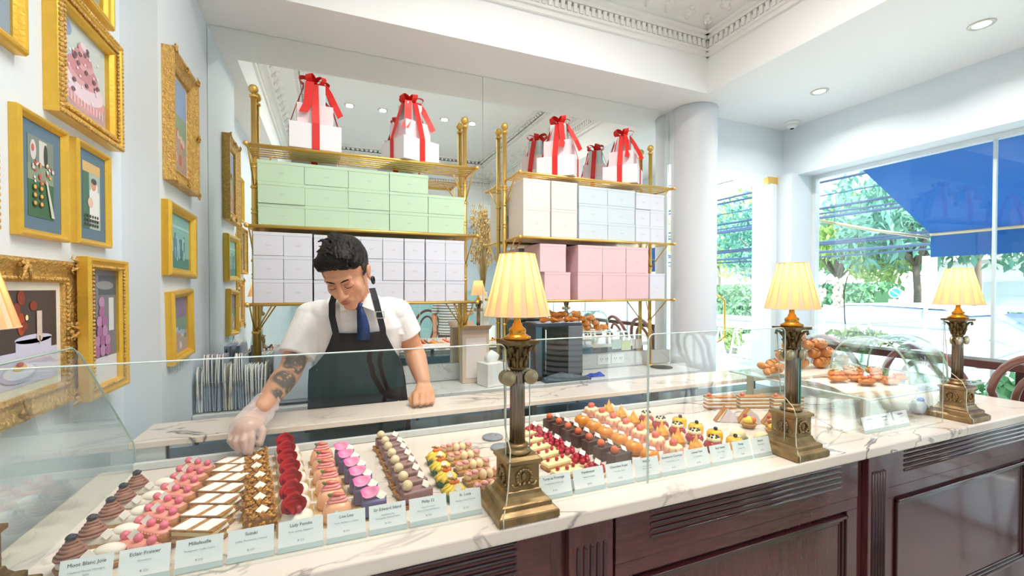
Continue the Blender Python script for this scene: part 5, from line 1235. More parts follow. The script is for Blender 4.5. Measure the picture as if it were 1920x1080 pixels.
# cars
wcar = mat('white_car_paint', 'F1F3F5', .18, coat=.6); cglass = mat('car_window', '9DB6D2', .08, spec=.9); tyre = mat('tyre_rubber', '3E4650', .7); rim = mat('alloy_rim', 'E4E8EC', .25, .5)
cglass_glare = mat('painted_sky_glare', 'F6F7F8', .2, spec=.5)  # near-white base colour stands in for sky glare on the car windows
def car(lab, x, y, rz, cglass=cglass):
    t = thing('parked_car', lab, 'car', (x, y, -.2), rz, 'white cars parked in the street')
    # along local X; width along Y
    def ring(px, w, z0, z1, top=.9): return [Vector((px, -w*.92, z0)), Vector((px, -w, z0+.25*(z1-z0))), Vector((px, -w*top, z1)), Vector((px, w*top, z1)), Vector((px, w, z0+.25*(z1-z0))), Vector((px, w*.92, z0))]
    prof = [(-2.2, .70, .35, .78), (-2.1, .82, .24, .92), (-1.5, .87, .20, .98), (-.5, .88, .18, .98), (.6, .88, .18, .96), (1.3, .87, .2, .90), (1.9, .82, .24, .78), (2.2, .70, .32, .62)]
    m = MB(); m.loft([ring(a, b, c_, d_) for a, b, c_, d_ in prof]); m.loft([[Vector((a, s*w, z)) for s, w, z in ((-1, .83, .95), (1, .83, .95), (1, .77, 1.07), (-1, .77, 1.07))] for a in (-1.75, .55)], smooth=False); m.build('car_body', wcar, t)
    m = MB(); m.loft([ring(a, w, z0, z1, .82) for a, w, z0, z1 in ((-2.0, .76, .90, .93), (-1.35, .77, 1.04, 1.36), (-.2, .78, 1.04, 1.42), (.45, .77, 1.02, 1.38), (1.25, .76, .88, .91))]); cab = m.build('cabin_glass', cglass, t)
    m = MB(); m.loft([[Vector((a, s*w, z+(.0 if k == 0 else .03))) for s, k in ((-1, 0), (1, 0), (1, 1), (-1, 1))] for a, w, z in ((-1.5, .60, 1.30), (-1.2, .645, 1.385), (-.2, .66, 1.425), (.35, .64, 1.395), (.6, .60, 1.30))], smooth=False)
    for s in (-1, 1):
        for a in (-1.0, -.25, .5): m.tube([(a-.05, s*.79, .95), (a, s*.66, 1.40)], .03, 6)
        m.tube([(.45, s*.64, 1.38), (1.22, s*.76, .92)], .03, 6)
    m.build('roof_and_pillars', wcar, t)
    for a in (-1.35, 1.35):
        for s in (-1, 1):
            m = MB(); m.lathe([(.20, -.1), (.31, -.11), (.33, -.08), (.33, .08), (.31, .11), (.20, .1)], 28, T(a, s*.80, .33, rx=PI/2)); w_ = m.build('wheel', tyre, t)
            m = MB(); m.lathe([(.0, -.105), (.06, -.11), (.05, -.09), (.20, -.085), (.205, -.10), (.21, .1), (0, .1)], 24, T(a, s*.80, .33, rx=PI/2*(1 if s < 0 else -1)))
            for k in range(9): q = T(a, s*.80, .33, rx=PI/2*(1 if s < 0 else -1)) @ Matrix.Rotation(k*2*PI/9, 4, 'Z'); m.box(.04, .2, -.018, .018, -.115, -.088, M=q)
            m.build('alloy_rim', rim, w_)
    for s in (-1, 1): MB().box(2.10, 2.2, s*.62-.14, s*.62+.14, .56, .70, .03).build('headlight', mat('headlight', 'E8F0F8', .1), t); MB().box(.55, .70, s*.93-.06, s*.93+.06, .93, 1.04, .02).build('side_mirror', wcar, t)
car('white car parked across the street with its wheel visible beside the glass hood', 9.3, 5.0, R(92))
car('white car close outside the window, filling the view right of the last lamp', 6.6, 1.15, R(88), cglass_glare)
car('white car farther off to the right beyond the window', 9.4, -2.2, R(90), cglass_glare)
# gate, post, no parking sign, house
t = thing('grey_gate', 'blue grey panelled metal gate beyond the cars', 'gate', (10.9, 3.0, -.2))
gp = mat('gate_blue_grey', 'A3B3CE', .4)
for k in range(5): MB().box(-.03, .03, -4.9+k*1.25, -3.72+k*1.25, .35, 1.28, .01).build('gate_panel', gp, t)
m = MB(); m.box(-.05, .05, -5, 1.3, 1.30, 1.40); m.box(-.05, .05, -5, 1.3, .22, .33); [m.box(-.05, .05, -5+k*1.25, -4.92+k*1.25, .2, 1.4) for k in range(6)]; m.build('gate_rail', mat('gate_rail', 'C5CFE0', .4), t)
t = thing('street_post', 'two-tone white and blue grey street post', 'post', (11, 4.99, -.2)); MB().box(-.09, .09, -.09, .09, 0, 1.1).build('lower_post', gp, t); MB().box(-.085, .085, -.085, .085, 1.1, 2.35).build('upper_post', wcar, t)
t = thing('parking_sign', 'round blue traffic sign with a white diagonal bar', 'sign', (11.6, 5.87, -.2), R(-58))
MB().tube([(0, .03, 0), (0, .03, 1.75)], .03, 8).build('sign_pole', mat('sign_pole', 'B8C0C8', .4, .5), t)
MB().lathe([(.10, -.008), (.10, .008)], 32, T(0, 0, 1.61, rx=PI/2)).build('sign_disc', mat('sign_blue', '3FA3CF', .4), t)
MB().box(-.09, .09, -.014, -.009, -.012, .012, M=T(0, 0, 1.61, ry=R(40))).build('diagonal_bar', white_m, t)
m = MB(); m.tube([(.102*math.cos(a), -.004, 1.61+.102*math.sin(a)) for a in [2*PI*i/32 for i in range(32)]], .012, 6, closed=True); m.build('sign_rim', white_m, t)
MB().box(-.11, .11, .0, .008, 1.36, 1.47, .002).build('lower_plate', white_m, t)
t = thing('white_house', 'low white house wall with a grey shutter beyond the trees', 'building', (19.5, 7.6, -.2))
MB().box(-.1, 1.5, -3.2, 1.2, 0, 2.5).build('house_wall', mat('house_white', 'EEF0F2', .7), t); MB().box(-.16, -.1, -2.2, -.2, 1.1, 1.9).build('shutter', mat('shutter_grey', 'C2CCD8', .5), t); MB().box(-.4, 1.6, -3.4, 1.4, 2.5, 2.62).build('roof_edge', mat('roof_grey', 'B8BCC2', .6), t)
MB().box(-.14, -.1, -3.1, 1.1, .9, .94).build('ledge', mat('shutter_grey', 'C2CCD8'), t)
# white A-frame boards by the street
sg = mat('a_frame_white', 'F4F4F0', .6)
afl = ['leftmost', 'second', 'third', 'fourth', 'rightmost']
for i in range(5):
    y = 9.4-i*.48; x = 9.2
    t = thing('a_frame_board', 'white street trestle frame beyond the glass door, %s of the row' % afl[i], 'trestle', (x, y, -.2), 0, 'white trestles beyond the door')
    for s in (-1, 1): MB().tube([(0, s*.17, 0), (0, s*.02, .72)], .028, 6).build('leg', sg, t)
    MB().box(-.01, .01, -.09, .09, .25, .30).build('cross_bar', sg, t)
t = thing('trestle_beam', 'grey and white beam lying over the white trestles', 'beam', (9.2, 8.4, -.2)); MB().box(-.06, .06, -1.3, 1.3, .75, .92, .01).build('beam', sg, t); MB().box(-.065, .065, -1.0, .9, .93, 1.05, .01).build('dark_panel', mat('beam_panel', '8FA0B5', .5), t)
# tall dried flowers and planters standing in the room, seen in the mirror
t = thing('dried_flower_vase', 'tall vase of dried golden grasses reflected between the racks', 'vase', (1.92, -.25, 0))
MB().lathe([(.16, 0), (.16, 1.0)], 24).build('pedestal', white_m, t)
MB().lathe([(.06, 1.0), (.11, 1.12), (.10, 1.3), (.05, 1.42), (.06, 1.46)], 24).build('vase', mat('cream_vase', 'D9D2C0', .4), t)
m = MB(); rr = random.Random(3)
for k in range(70):
    a = rr.uniform(0, 6.3); sp = rr.uniform(.02, .19); h = rr.uniform(.55, 1.25); tip = Vector((sp*math.cos(a), sp*math.sin(a), 1.44+h))
    m.tube([(0, 0, 1.4), (tip.x*.4, tip.y*.4, 1.4+h*.55), tip], .0022, 4)
    for j in range(9): q = tip+Vector((rr.uniform(-.03, .03), rr.uniform(-.03, .03), -rr.uniform(0, .22))); m.ball(q, rr.uniform(.006, .014), (1, 1, 1.7), 5, 4)
m.build('dried_stems', mat('dried_grass', 'C9A86A', .8, var=.5, vscale=10), t)
t = thing('green_planter', 'leafy plant in a pale green box planter reflected above the oven', 'plant', (2.45, .15, 0))
MB().box(-.14, .14, -.14, .14, 0, 1.28, .01).build('planter', mat('sage_planter', 'A9CDB2', .5), t)
m = MB(); leaves(m, 160, .17, .17, .14, .09, random.Random(9), (0, 0, 1.42)); m.build('foliage', mat('planter_leaf', '86B04A', .5, var=.5, vscale=3), t)
# ================================================================ people
skin_m = mat('skin', 'D79E7C', .5, sss=.12, var=.12, vscale=6, col2='C07F60')
def tattoo_mat():
    m = skin_m.copy(); m.name = 'tattooed_skin'; n = m.node_tree.nodes; L = m.node_tree.links; p = n['Principled BSDF']
    src = p.inputs['Base Color'].links[0].from_socket; tc = n.new('ShaderNodeTexCoord'); acc = None
    for c_, r in (((-.118, 1.835, 1.225), .050), ((-.150, 1.765, 1.168), .050), ((-.178, 1.71, 1.130), .034)):
        d = n.new('ShaderNodeVectorMath'); d.operation = 'DISTANCE'; d.inputs[1].default_value = c_; L.new(tc.outputs['Object'], d.inputs[0])
        q = n.new('ShaderNodeMapRange'); q.inputs['From Min'].default_value = r; q.inputs['From Max'].default_value = r*.80; L.new(d.outputs['Value'], q.inputs['Value'])
        if acc is None: acc = q.outputs[0]
        else: a = n.new('ShaderNodeMath'); a.operation = 'MAXIMUM'; L.new(acc, a.inputs[0]); L.new(q.outputs[0], a.inputs[1]); acc = a.outputs[0]
    t = n.new('ShaderNodeTexNoise'); t.inputs['Scale'].default_value = 45; t.inputs['Detail'].default_value = 4; L.new(tc.outputs['Object'], t.inputs['Vector'])
    r2 = n.new('ShaderNodeMapRange'); r2.inputs['From Min'].default_value = .34; r2.inputs['From Max'].default_value = .48; L.new(t.outputs['Fac'], r2.inputs['Value'])
    mu = n.new('ShaderNodeMath'); mu.operation = 'MULTIPLY'; L.new(acc, mu.inputs[0]); L.new(r2.outputs[0], mu.inputs[1])
    m2 = n.new('ShaderNodeMath'); m2.operation = 'MULTIPLY'; m2.inputs[1].default_value = .92; L.new(mu.outputs[0], m2.inputs[0])
    mx = n.new('ShaderNodeMix'); mx.data_type = 'RGBA'; mx.inputs['B'].default_value = lin('5A5650'); L.new(src, mx.inputs['A']); L.new(m2.outputs[0], mx.inputs['Factor']); L.new(mx.outputs['Result'], p.inputs['Base Color'])
    return m
def capsule(m, pts, rad, seg=14):
    m.tube(pts, rad, seg); m.ball(pts[0], rad[0], seg=12, rings=8); m.ball(pts[-1], rad[-1], seg=12, rings=8)
def remesh(m, name, mm, parent, voxel, smooth=4, fac=.5, root=None):
    o = m.build(name, mm, parent)
    md = o.modifiers.new('r', 'REMESH'); md.mode = 'VOXEL'; md.voxel_size = voxel; md.use_smooth_shade = True
    if smooth: ms = o.modifiers.new('s', 'SMOOTH'); ms.factor = fac; ms.iterations = smooth
    dg = bpy.context.evaluated_depsgraph_get(); me = D.meshes.new_from_object(o.evaluated_get(dg)); old = o.data; o.modifiers.clear(); o.data = me; D.meshes.remove(old)
    for f in me.polygons: f.use_smooth = True
    if root is not None: o.location = -Vector(root)
    return o
def interp(tab, t):
    for a, b in zip(tab, tab[1:]):
        if t <= b[0]:
            u = (t-a[0])/(b[0]-a[0]); u = u*u*(3-2*u) if False else u
            return [x+(y-x)*u for x, y in zip(a[1:], b[1:])]
    return list(tab[-1][1:])
# spine table: z, centre x, centre y, half width, half depth
SP = [(.90, .125, 2.150, .168, .118), (1.0, .122, 2.115, .160, .110), (1.10, .118, 2.072, .150, .105), (1.20, .112, 2.028, .160, .112), (1.30, .106, 1.985, .176, .118), (1.37, .102, 1.955, .176, .108), (1.42, .100, 1.93, .140, .088), (1.46, .097, 1.905, .085, .068), (1.485, .094, 1.885, .060, .058)]
def torso(z, a, off=0, sq=2.4):
    cx, cy, w, d = interp(SP, z); c_, s = math.cos(a), math.sin(a)
    x = math.copysign(abs(s)**(2/sq), s)*(w+off); f = math.copysign(abs(c_)**(2/sq), c_)*(d+off)
    return Vector((cx+x, cy-f*.93, z-f*.36))     # leaning forward: front of each ring drops
def person_head(m, M):
    B = lambda c, r, s=(1, 1, 1), rot=None, seg=20, rg=14: m.ball((0, 0, 0), r, s, seg, rg, M=M @ T(*c) @ (Euler(rot).to_matrix().to_4x4() if rot else Matrix()))
    B((0, -.014, .036), .1, (.74, .93, .76)); B((0, .022, -.028), .1, (.60, .66, .74)); B((0, .045, -.070), .05, (.88, .80, .82)); B((0, .066, -.100), .02, (1.25, .9, .8))
    for s in (-1, 1):
        B((s*.035, .053, -.030), .025, (1, .85, 1.15)); B((s*.040, .026, -.062), .026, (.8, 1.3, 1.1)); B((s*.030, .075, .0), .016, (1.05, .75, .62)); B((s*.012, .094, -.037), .0085, (1, 1, .8))
        # ears
        B((s*.0765, -.006, -.012), .029, (.24, .62, 1), (0, s*.18, 0)); B((s*.078, .002, -.034), .011, (.5, .8, 1)); B((s*.081, -.014, -.006), .022, (.22, .5, .9), (0, s*.3, 0))
    B((0, .074, .024), .05, (1.0, .30, .30)); m.tube([M @ Vector(p) for p in ((0, .083, .014), (0, .092, -.008), (0, .103, -.030))], [.0075, .0085, .0115], 12); B((0, .104, -.032), .0125, (1.1, .9, .85)); B((0, .080, -.060), .022, (1.2, .6, .7)); B((0, .086, -.052), .010, (1.4, .6, .7))
def fingers(m, spec):
    for pts, r in spec: capsule(m, [Vector(p) for p in pts], r, 10)
ROOT = Vector((.125, 2.15, 0))
P = thing('person', 'person in white shirt and black apron reaching over the pastries with one gloved hand', 'person', ROOT)
f = Vector((-.25, -.76, -.64)).normalized(); z0 = (Vector((0, 0, 1))-f*f.z).normalized(); x0 = f.cross(z0)
z0 = Matrix.Rotation(R(8), 3, f) @ z0; x0 = f.cross(z0)
HM = Matrix(((x0.x, f.x, z0.x, .054), (x0.y, f.y, z0.y, 1.715), (x0.z, f.z, z0.z, 1.560), (0, 0, 0, 1))) @ Matrix.Scale(1.02, 4)
m = MB(); person_head(m, HM)
nb_ = HM @ Vector((0, -.035, -.06))
capsule(m, [nb_, (nb_+Vector((.094, 1.89, 1.455)))/2, Vector((.094, 1.90, 1.44))], [.052, .054, .062], 18)
rings = [[torso(z, 2*PI*i/28, -.016) for i in range(28)] for z in (.90, 1.0, 1.1, 1.2, 1.3, 1.37, 1.42, 1.46, 1.485)]
m.loft(rings[:5]+[[p.lerp(sum(r, Vector())/28, .2) for p in r] for r in rings[5:8]]+rings[8:])
RS, RE, RW = Vector((-.062, 1.955, 1.395)), Vector((-.140, 1.865, 1.190)), Vector((-.208, 1.668, 1.108))
LS, LE, LW = Vector((.262, 1.945, 1.405)), Vector((.342, 1.985, 1.235)), Vector((.360, 1.850, 1.112))
def arm(S, E, W):
    capsule(m, [S+Vector((0, .01, -.012)), S.lerp(E, .5), E, E.lerp(W, .28), E.lerp(W, .7), W], [.046, .049, .043, .0455, .037, .029], 18)
arm(RS, RE, RW); arm(LS, LE, LW)
# legs
for s, kx in ((-1, .04), (1, .21)):
    capsule(m, [Vector((.125+s*.085, 2.15, .90)), Vector((kx, 2.14, .50)), Vector((kx, 2.17, .10))], [.085, .058, .042], 14)
# right hand pinching the last millefeuille
m.loft([[RW.lerp(Vector((-.250, 1.600, 1.055)), u)+Vector((.034*k*math.cos(a), .010*math.cos(a)+.014*math.sin(a), .020*math.sin(a)*k)) for a in [2*PI*i/14 for i in range(14)]] for u, k in ((0, .8), (.35, 1.05), (.75, 1.15), (1.02, 1.0))])
m.ball((-.247, 1.612, 1.062), .03, (1.15, 1, .8), 14, 10)
fingers(m, [(((-.228, 1.598, 1.056), (-.226, 1.568, 1.036), (-.228, 1.556, 1.002)), [.0100, .0092, .0072]),
            (((-.246, 1.590, 1.052), (-.248, 1.562, 1.034), (-.240, 1.560, 1.004)), [.0102, .0094, .0076]),
            (((-.264, 1.594, 1.050), (-.268, 1.570, 1.030), (-.258, 1.572, 1.006)), [.0098, .0090, .0074]),
            (((-.280, 1.604, 1.052), (-.284, 1.584, 1.034), (-.272, 1.586, 1.014)), [.0088, .0080, .0068]),
            (((-.216, 1.630, 1.070), (-.200, 1.602, 1.046), (-.206, 1.580, 1.018)), [.0125, .0108, .0085])])
# left fist resting on the ledge
m.loft([[LW.lerp(Vector((.352, 1.786, 1.066)), u)+Vector((.036*k*math.cos(a), 0.0, .020*math.sin(a)*(1.1-.1*k))) for a in [2*PI*i/14 for i in range(14)]] for u, k in ((0, .75), (.4, 1.0), (.8, 1.18), (1.0, 1.12))])
for i, x in enumerate((.316, .340, .363, .385)):
    q = (0, .004, .002, -.004)[i]
    fingers(m, [(((x, 1.792, 1.073), (x-.006, 1.760+q*-1, 1.068), (x-.010, 1.743-q, 1.049), (x-.009, 1.760-q, 1.0415), (x-.005, 1.776, 1.0425)), [.0125, .0120, .0108, .0100, .0090])])
fingers(m, [(((.318, 1.815, 1.074), (.298, 1.795, 1.058), (.300, 1.768, 1.045)), [.0135, .0115, .0092])])
sk = remesh(m, 'body', tattoo_mat(), P, .0034, 5, .5, ROOT)
def part(m, name, mm, voxel=None, sm=3, parent=None):
    if voxel: return remesh(m, name, mm, P if parent is None else parent, voxel, sm, .5, ROOT if parent is None else None)
    o = m.build(name, mm, P if parent is None else parent)
    if parent is None: o.location = -ROOT
    return o
# face details
lip = mat('lips', 'C07C68', .4); hair_m = mat('black_hair', '0E0D0C', .45, var=.5, vscale=40, bump=.4, bscale=150, spec=.25); fade_m = mat('faded_hair', '2E2723', .7)
m = MB(); m.ball((0, 0, 0), .01, (1.8, .55, .36), 12, 8, M=HM @ T(0, .0935, -.0605)); m.ball((0, 0, 0), .01, (1.5, .66, .46), 12, 8, M=HM @ T(0, .0925, -.0685)); part(m, 'lips', lip, .0014, 2)
for s in (-1, 1):
    m = MB(); m.tube([HM @ Vector(p) for p in ((s*.010, .0885, .0185), (s*.022, .089, .0245), (s*.036, .0825, .0255), (s*.047, .0735, .0225))], [.0016, .0026, .0024, .0010], 8); part(m, 'eyebrow', hair_m)
    m = MB(); m.tube([HM @ Vector(p) for p in ((s*.015, .0835, -.003), (s*.023, .0868, -.0068), (s*.033, .0850, -.0078), (s*.045, .0755, -.004))], [.0006, .0010, .0012, .0009], 6); part(m, 'eyelashes', hair_m)
    m = MB(); m.tube([HM @ Vector(p) for p in ((s*.016, .0845, .0055), (s*.030, .0868, .0085), (s*.044, .0770, .006))], [.0006, .0008, .0006], 6); part(m, 'eyelid_crease', mat('lid_crease', 'A86E52', .6))
    m = MB(); m.ball((0, 0, 0), .0035, (1, .5, .6), 8, 6, M=HM @ T(s*.0075, .103, -.0395)); part(m, 'nostril', mat('nostril', '7A4030', .7))
m = MB(); m.tube([HM @ Vector(p) for p in ((-.019, .0905, -.0638), (0, .0995, -.0648), (.019, .0905, -.0638))], .0009, 6); part(m, 'mouth_line', mat('mouth_line', '7A3E34', .6))
# hair
m = MB(); Bh = lambda c, r, s, rot=None: m.ball((0, 0, 0), r, s, 20, 14, M=HM @ T(*c) @ (Euler(rot).to_matrix().to_4x4() if rot else Matrix()))
Bh((0, -.028, .052), .1, (.775, .90, .70)); Bh((0, .016, .084), .1, (.66, .70, .36)); Bh((.012, .036, .082), .06, (.95, .75, .48)); Bh((-.018, .028, .086), .05, (1, .9, .42))
Bh((0, -.05, .03), .09, (.84, .78, .9))
for s in (-1, 1): Bh((s*.052, .018, .058), .03, (.85, 1.35, .85)); Bh((s*.062, -.012, .045), .03, (.55, 1.3, .95))
rr = random.Random(14)
for k in range(120):
    x = rr.uniform(-.056, .026); y = rr.uniform(-.05, .056); hh = math.sqrt(max(.05, 1-(x/.080)**2-((y-.0)/.115)**2))*.072
    p = Vector((x, y, .052+hh)); dx = rr.uniform(.008, .026); dy = rr.uniform(-.030, -.008)
    pts = [p+Vector((-dx*.5, -dy*.8, -.010)), p+Vector((0, 0, .002)), p+Vector((dx, dy, .001)), p+Vector((dx*1.8, dy*1.9, -.010))]
    m.tube([HM @ q for q in pts], [.0035, .0052, .0042, .002], 6)
for k in range(26):   # front fringe swept to the side
    x = -.05+.1*k/25; y = .078-.2*x*x*8; zz = .060+rr.uniform(-.004, .004)
    m.tube([HM @ Vector(q) for q in ((x-.002, y-.014, zz-.004), (x+.003, y-.003, zz+.010), (x+.012, y-.012, zz+.026), (x+.022, y-.035, zz+.036))], [.003, .005, .0045, .002], 6)
part(m, 'hair', hair_m, .0022, 1)
m = MB()
for s in (-1, 1):
    for (y_, z_, r_) in ((.006, .022, .020), (.006, .006, .014), (-.018, .016, .024), (-.045, .0, .028), (-.060, -.020, .030)): m.ball((0, 0, 0), r_, (.30, .75, 1.0), 12, 8, M=HM @ T(s*(.0705 if y_ > -.03 else .056), y_, z_, rz=-s*(0 if y_ > -.03 else .6)))
m.ball((0, 0, 0), .09, (.80, .80, .85), 20, 12, M=HM @ T(0, -.048, .012)); part(m, 'faded_sides', fade_m, .003, 3)
for s, nme in ((-1, 1),):
    m = MB(); m.tube([HM @ Vector((-.086, .004+.0115*math.cos(a), -.044+.0115*math.sin(a))) for a in [2*PI*i/20 for i in range(20)]], .0042, 8, closed=True); part(m, 'ear_tunnel', dark_m)
# shirt
shirt_m = mat('white_shirt', 'EFEEEE', .75, bump=.6, bscale=11)
m = MB(); zsh = (.93, 1.0, 1.1, 1.2, 1.3, 1.37, 1.42, 1.455)
m.loft([[torso(z, 2*PI*i/32, .012+.005*math.sin(3*(2*PI*i/32)+z*17)+.003*math.sin(7*(2*PI*i/32)-z*31)) for i in range(32)] for z in zsh])
def sleeve(S, E, k, r0, r1, out):
    H = S.lerp(E, k); q = (E-S).normalized()
    m.tube([S+Vector(out), S.lerp(E, .15), S.lerp(E, k*.55), H], [r0*.92, r0, (r0+r1)/2, r1], 20); m.ball(S+Vector(out), r0*.92, (1, 1, 1), 14, 10); return H
HR = sleeve(RS, RE, .74, .066, .068, (.02, 0, -.004)); HL = sleeve(LS, LE, .62, .066, .066, (-.02, 0, -.004))
for c_, r in (((.02, 1.945, 1.405), .068), ((.178, 1.94, 1.41), .070), ((-.03, 1.95, 1.398), .072), ((.228, 1.945, 1.408), .072), ((-.062, 1.955, 1.392), .070), ((.26, 1.945, 1.402), .070), ((.07, 1.93, 1.425), .066), ((.13, 1.93, 1.43), .066)): m.ball(c_, r, (1, .95, .82), 16, 10)
for k in range(7):   # folds under the arm and across the back of the sleeve
    q = k/6; m.tube([Vector((-.02-.03*q, 1.90-.02*q, 1.36-.05*q)), Vector((-.06-.02*q, 1.875, 1.33-.05*q)), Vector((-.10-.01*q, 1.875, 1.28-.02*q))], [.004, .007, .004], 6)
    m.tube([Vector((.23+.01*q, 1.885, 1.35-.03*q)), Vector((.27+.01*q, 1.90, 1.34-.03*q)), Vector((.30, 1.93, 1.31-.01*q))], [.004, .006, .004], 6)
sh = part(m, 'shirt', shirt_m, .0042, 3)
nk = [Vector((.092, 1.872, 1.470)), ]
m = MB()
for s in (-1, 1):   # collar leaves
    a0, a1, a2 = Vector((.092+s*.066, 1.89, 1.495)), Vector((.094+s*.048, 1.815, 1.462)), Vector((.098+s*.006, 1.803, 1.435)); tip = Vector((.10+s*.062, 1.812, 1.412))
    q = Vector((0, -.003, .001)); m.loft([[a0, a0+Vector((0, .006, .008)), a0+q], [a1, a1+Vector((0, .01, .020)), a1+q], [tip.lerp(a2, .3), a2+Vector((0, .008, .014)), tip.lerp(a2, .3)+q]]);
    m.loft([[a0+q, a1+q*1.5, a2+q], [a0+q*2, a1+q*2.5, a2+q*2]]); m.loft([[a0+q, a1+q, tip], [a0+q*2, a1+q*2, tip+q]]); m.loft([[a1+q, a2+q, tip], [a1+q*2, a2+q*2, tip+q]])
part(m, 'collar', shirt_m)
# neck tie
m = MB(); m.loft([[Vector((.106+dx, 1.800+dy, z)) for dx, dy in ((-w, .004), (0, -.010), (w, .004), (0, .012))] for w, z in ((.016, 1.445), (.013, 1.420))])
m.loft([[Vector((x+dx, y, z)) for dx, y in ((-w, y0+.002), (0, y0-.006), (w, y0+.002), (0, y0+.008))] for x, y0, z, w in ((.107, 1.799, 1.428, .011), (.114, 1.800, 1.395, .018), (.120, 1.808, 1.355, .023), (.122, 1.820, 1.300, .025))])
part(m, 'necktie', mat('navy_tie', '1E3F78', .55, var=.3, vscale=60))
# apron: a sheet that follows the front of the torso
ap_m = mat('black_apron', '232427', .75, bump=.2, bscale=25)
m = MB(); rg = []
for z, wl, wr in ((1.372, .092, .102), (1.33, .108, .12), (1.28, .130, .142), (1.22, .165, .170), (1.15, .20, .195), (1.08, .21, .21), (1.0, .215, .22), (.93, .22, .23), (.80, .24, .25), (.62, .25, .26)):
    row = []; zz = max(z, .93); cx, cy, w, d = interp(SP, zz)
    for i in range(19):
        u = i/18*2-1; x = (wl if u < 0 else wr)*u; s = max(-1, min(1, x/(w+.022))); a = math.asin(math.copysign(abs(s)**1.2, s))
        p = torso(zz, a, .022); p.x = cx+x
        if abs(x) > w: p.y += (abs(x)-w)*.9
        if z < .93: p.z = p.z-(.93-z); p.y += (.93-z)*.12
        p.y -= .003*math.sin(u*9+z*12); row.append(p)
    rg.append(row+[p+Vector((0, .003, .002)) for p in reversed(row)])
m.loft(rg); part(m, 'apron', ap_m)
def band(name, pts, w, side, mm, th=.0016):
    m = MB(); s = Vector(side).normalized()*w/2; top = []; n = len(pts)
    for k, p in enumerate(pts):
        p = Vector(p); t_ = (Vector(pts[min(k+1, n-1)])-Vector(pts[max(k-1, 0)])).normalized(); q = t_.cross(s).normalized()*th; top.append([p-s-q, p+s-q, p+s+q, p-s+q])
    m.loft(top, smooth=False); return part(m, name, mm)
bl = torso(1.372, 0, .024); 
band('apron_strap', [(.024, 1.819, 1.300), (.020, 1.811, 1.335), (.008, 1.806, 1.395), (.008, 1.822, 1.445), (.022, 1.865, 1.492)], .024, (1, 0, .05), ap_m)
band('apron_strap', [(.196, 1.819, 1.300), (.192, 1.810, 1.345), (.178, 1.808, 1.405), (.168, 1.822, 1.455), (.158, 1.868, 1.502)], .024, (1, 0, .1), ap_m)
m = MB(); q = T(.181, 1.800, 1.398, rz=.05, rx=-.15)
for a, b, c_, d_ in ((-.017, .017, .011, .014), (-.017, .017, -.014, -.011), (-.017, -.014, -.014, .014), (.014, .017, -.014, .014)): m.box(a, b, -.003, .0, c_, d_, .0006, 1, M=q)
part(m, 'strap_buckle', mat('buckle_steel', 'C9CCD0', .2, 1.))
# trousers and shoes
m = MB()
for s, kx in ((-1, .04), (1, .21)): capsule(m, [Vector((.125+s*.082, 2.15, .92)), Vector((kx, 2.14, .50)), Vector((kx, 2.17, .09))], [.098, .072, .066], 16)
m.ball((.125, 2.15, .92), .14, (1.2, .85, .8)); part(m, 'trousers', mat('black_trousers', '17181A', .8), .007, 2)
for kx in (.04, .21): m = MB(); m.ball((kx, 2.12, .042), .05, (.9, 2.3, .8)); m.box(kx-.045, kx+.045, 2.02, 2.225, .0, .02, .006); part(m, 'shoe', mat('black_shoe', '101011', .3))
# thin plastic glove over the reaching hand
gl = D.materials.new('plastic_glove'); gl.use_nodes = True; n = gl.node_tree.nodes; L = gl.node_tree.links; p_ = n['Principled BSDF']; o_ = n['Material Output']
p_.inputs['Base Color'].default_value = lin('EAD9D6'); p_.inputs['Roughness'].default_value = .12; tr = n.new('ShaderNodeBsdfTransparent'); mx = n.new('ShaderNodeMixShader'); mx.inputs[0].default_value = .40
L.new(tr.outputs[0], mx.inputs[1]); L.new(p_.outputs[0], mx.inputs[2]); L.new(mx.outputs[0], o_.inputs['Surface'])
m = MB(); d_ = (RW-Vector((-.250, 1.600, 1.055))).normalized()
m.loft([[RW.lerp(Vector((-.250, 1.600, 1.055)), u)+Vector((.046*k*math.cos(a), .016*math.cos(a)+.012*math.sin(a), .034*math.sin(a)*k))*(1+.07*math.sin(a*5+u*9)) for a in [2*PI*i/22 for i in range(22)]] for u, k in ((-.14, 1.02), (0, .92), (.35, 1.1), (.75, 1.12), (1.05, .9))])
m.ball((-.248, 1.610, 1.060), .040, (1.15, 1, .9), 16, 12)
m.tube([RW+d_*.012+Vector(((.040+.005*math.sin(9*a))*math.cos(a), .014*math.cos(a)+.012*math.sin(a), (.034+.005*math.sin(7*a))*math.sin(a))) for a in [2*PI*i/40 for i in range(40)]], .0045, 6, closed=True)
fingers(m, [(((-.228, 1.598, 1.056), (-.226, 1.566, 1.038), (-.228, 1.553, 1.000)), [.0135, .0125, .0100]), (((-.246, 1.590, 1.052), (-.248, 1.560, 1.034), (-.240, 1.558, 1.003)), [.0130, .0125, .0105]),
            (((-.264, 1.594, 1.050), (-.269, 1.568, 1.030), (-.259, 1.570, 1.004)), [.013, .012, .0105]), (((-.281, 1.604, 1.052), (-.286, 1.583, 1.034), (-.273, 1.584, 1.012)), [.012, .011, .0095]), (((-.216, 1.630, 1.070), (-.199, 1.602, 1.046), (-.205, 1.578, 1.016)), [.0155, .0140, .0115])])
part(m, 'plastic_glove', gl, .0035, 2)
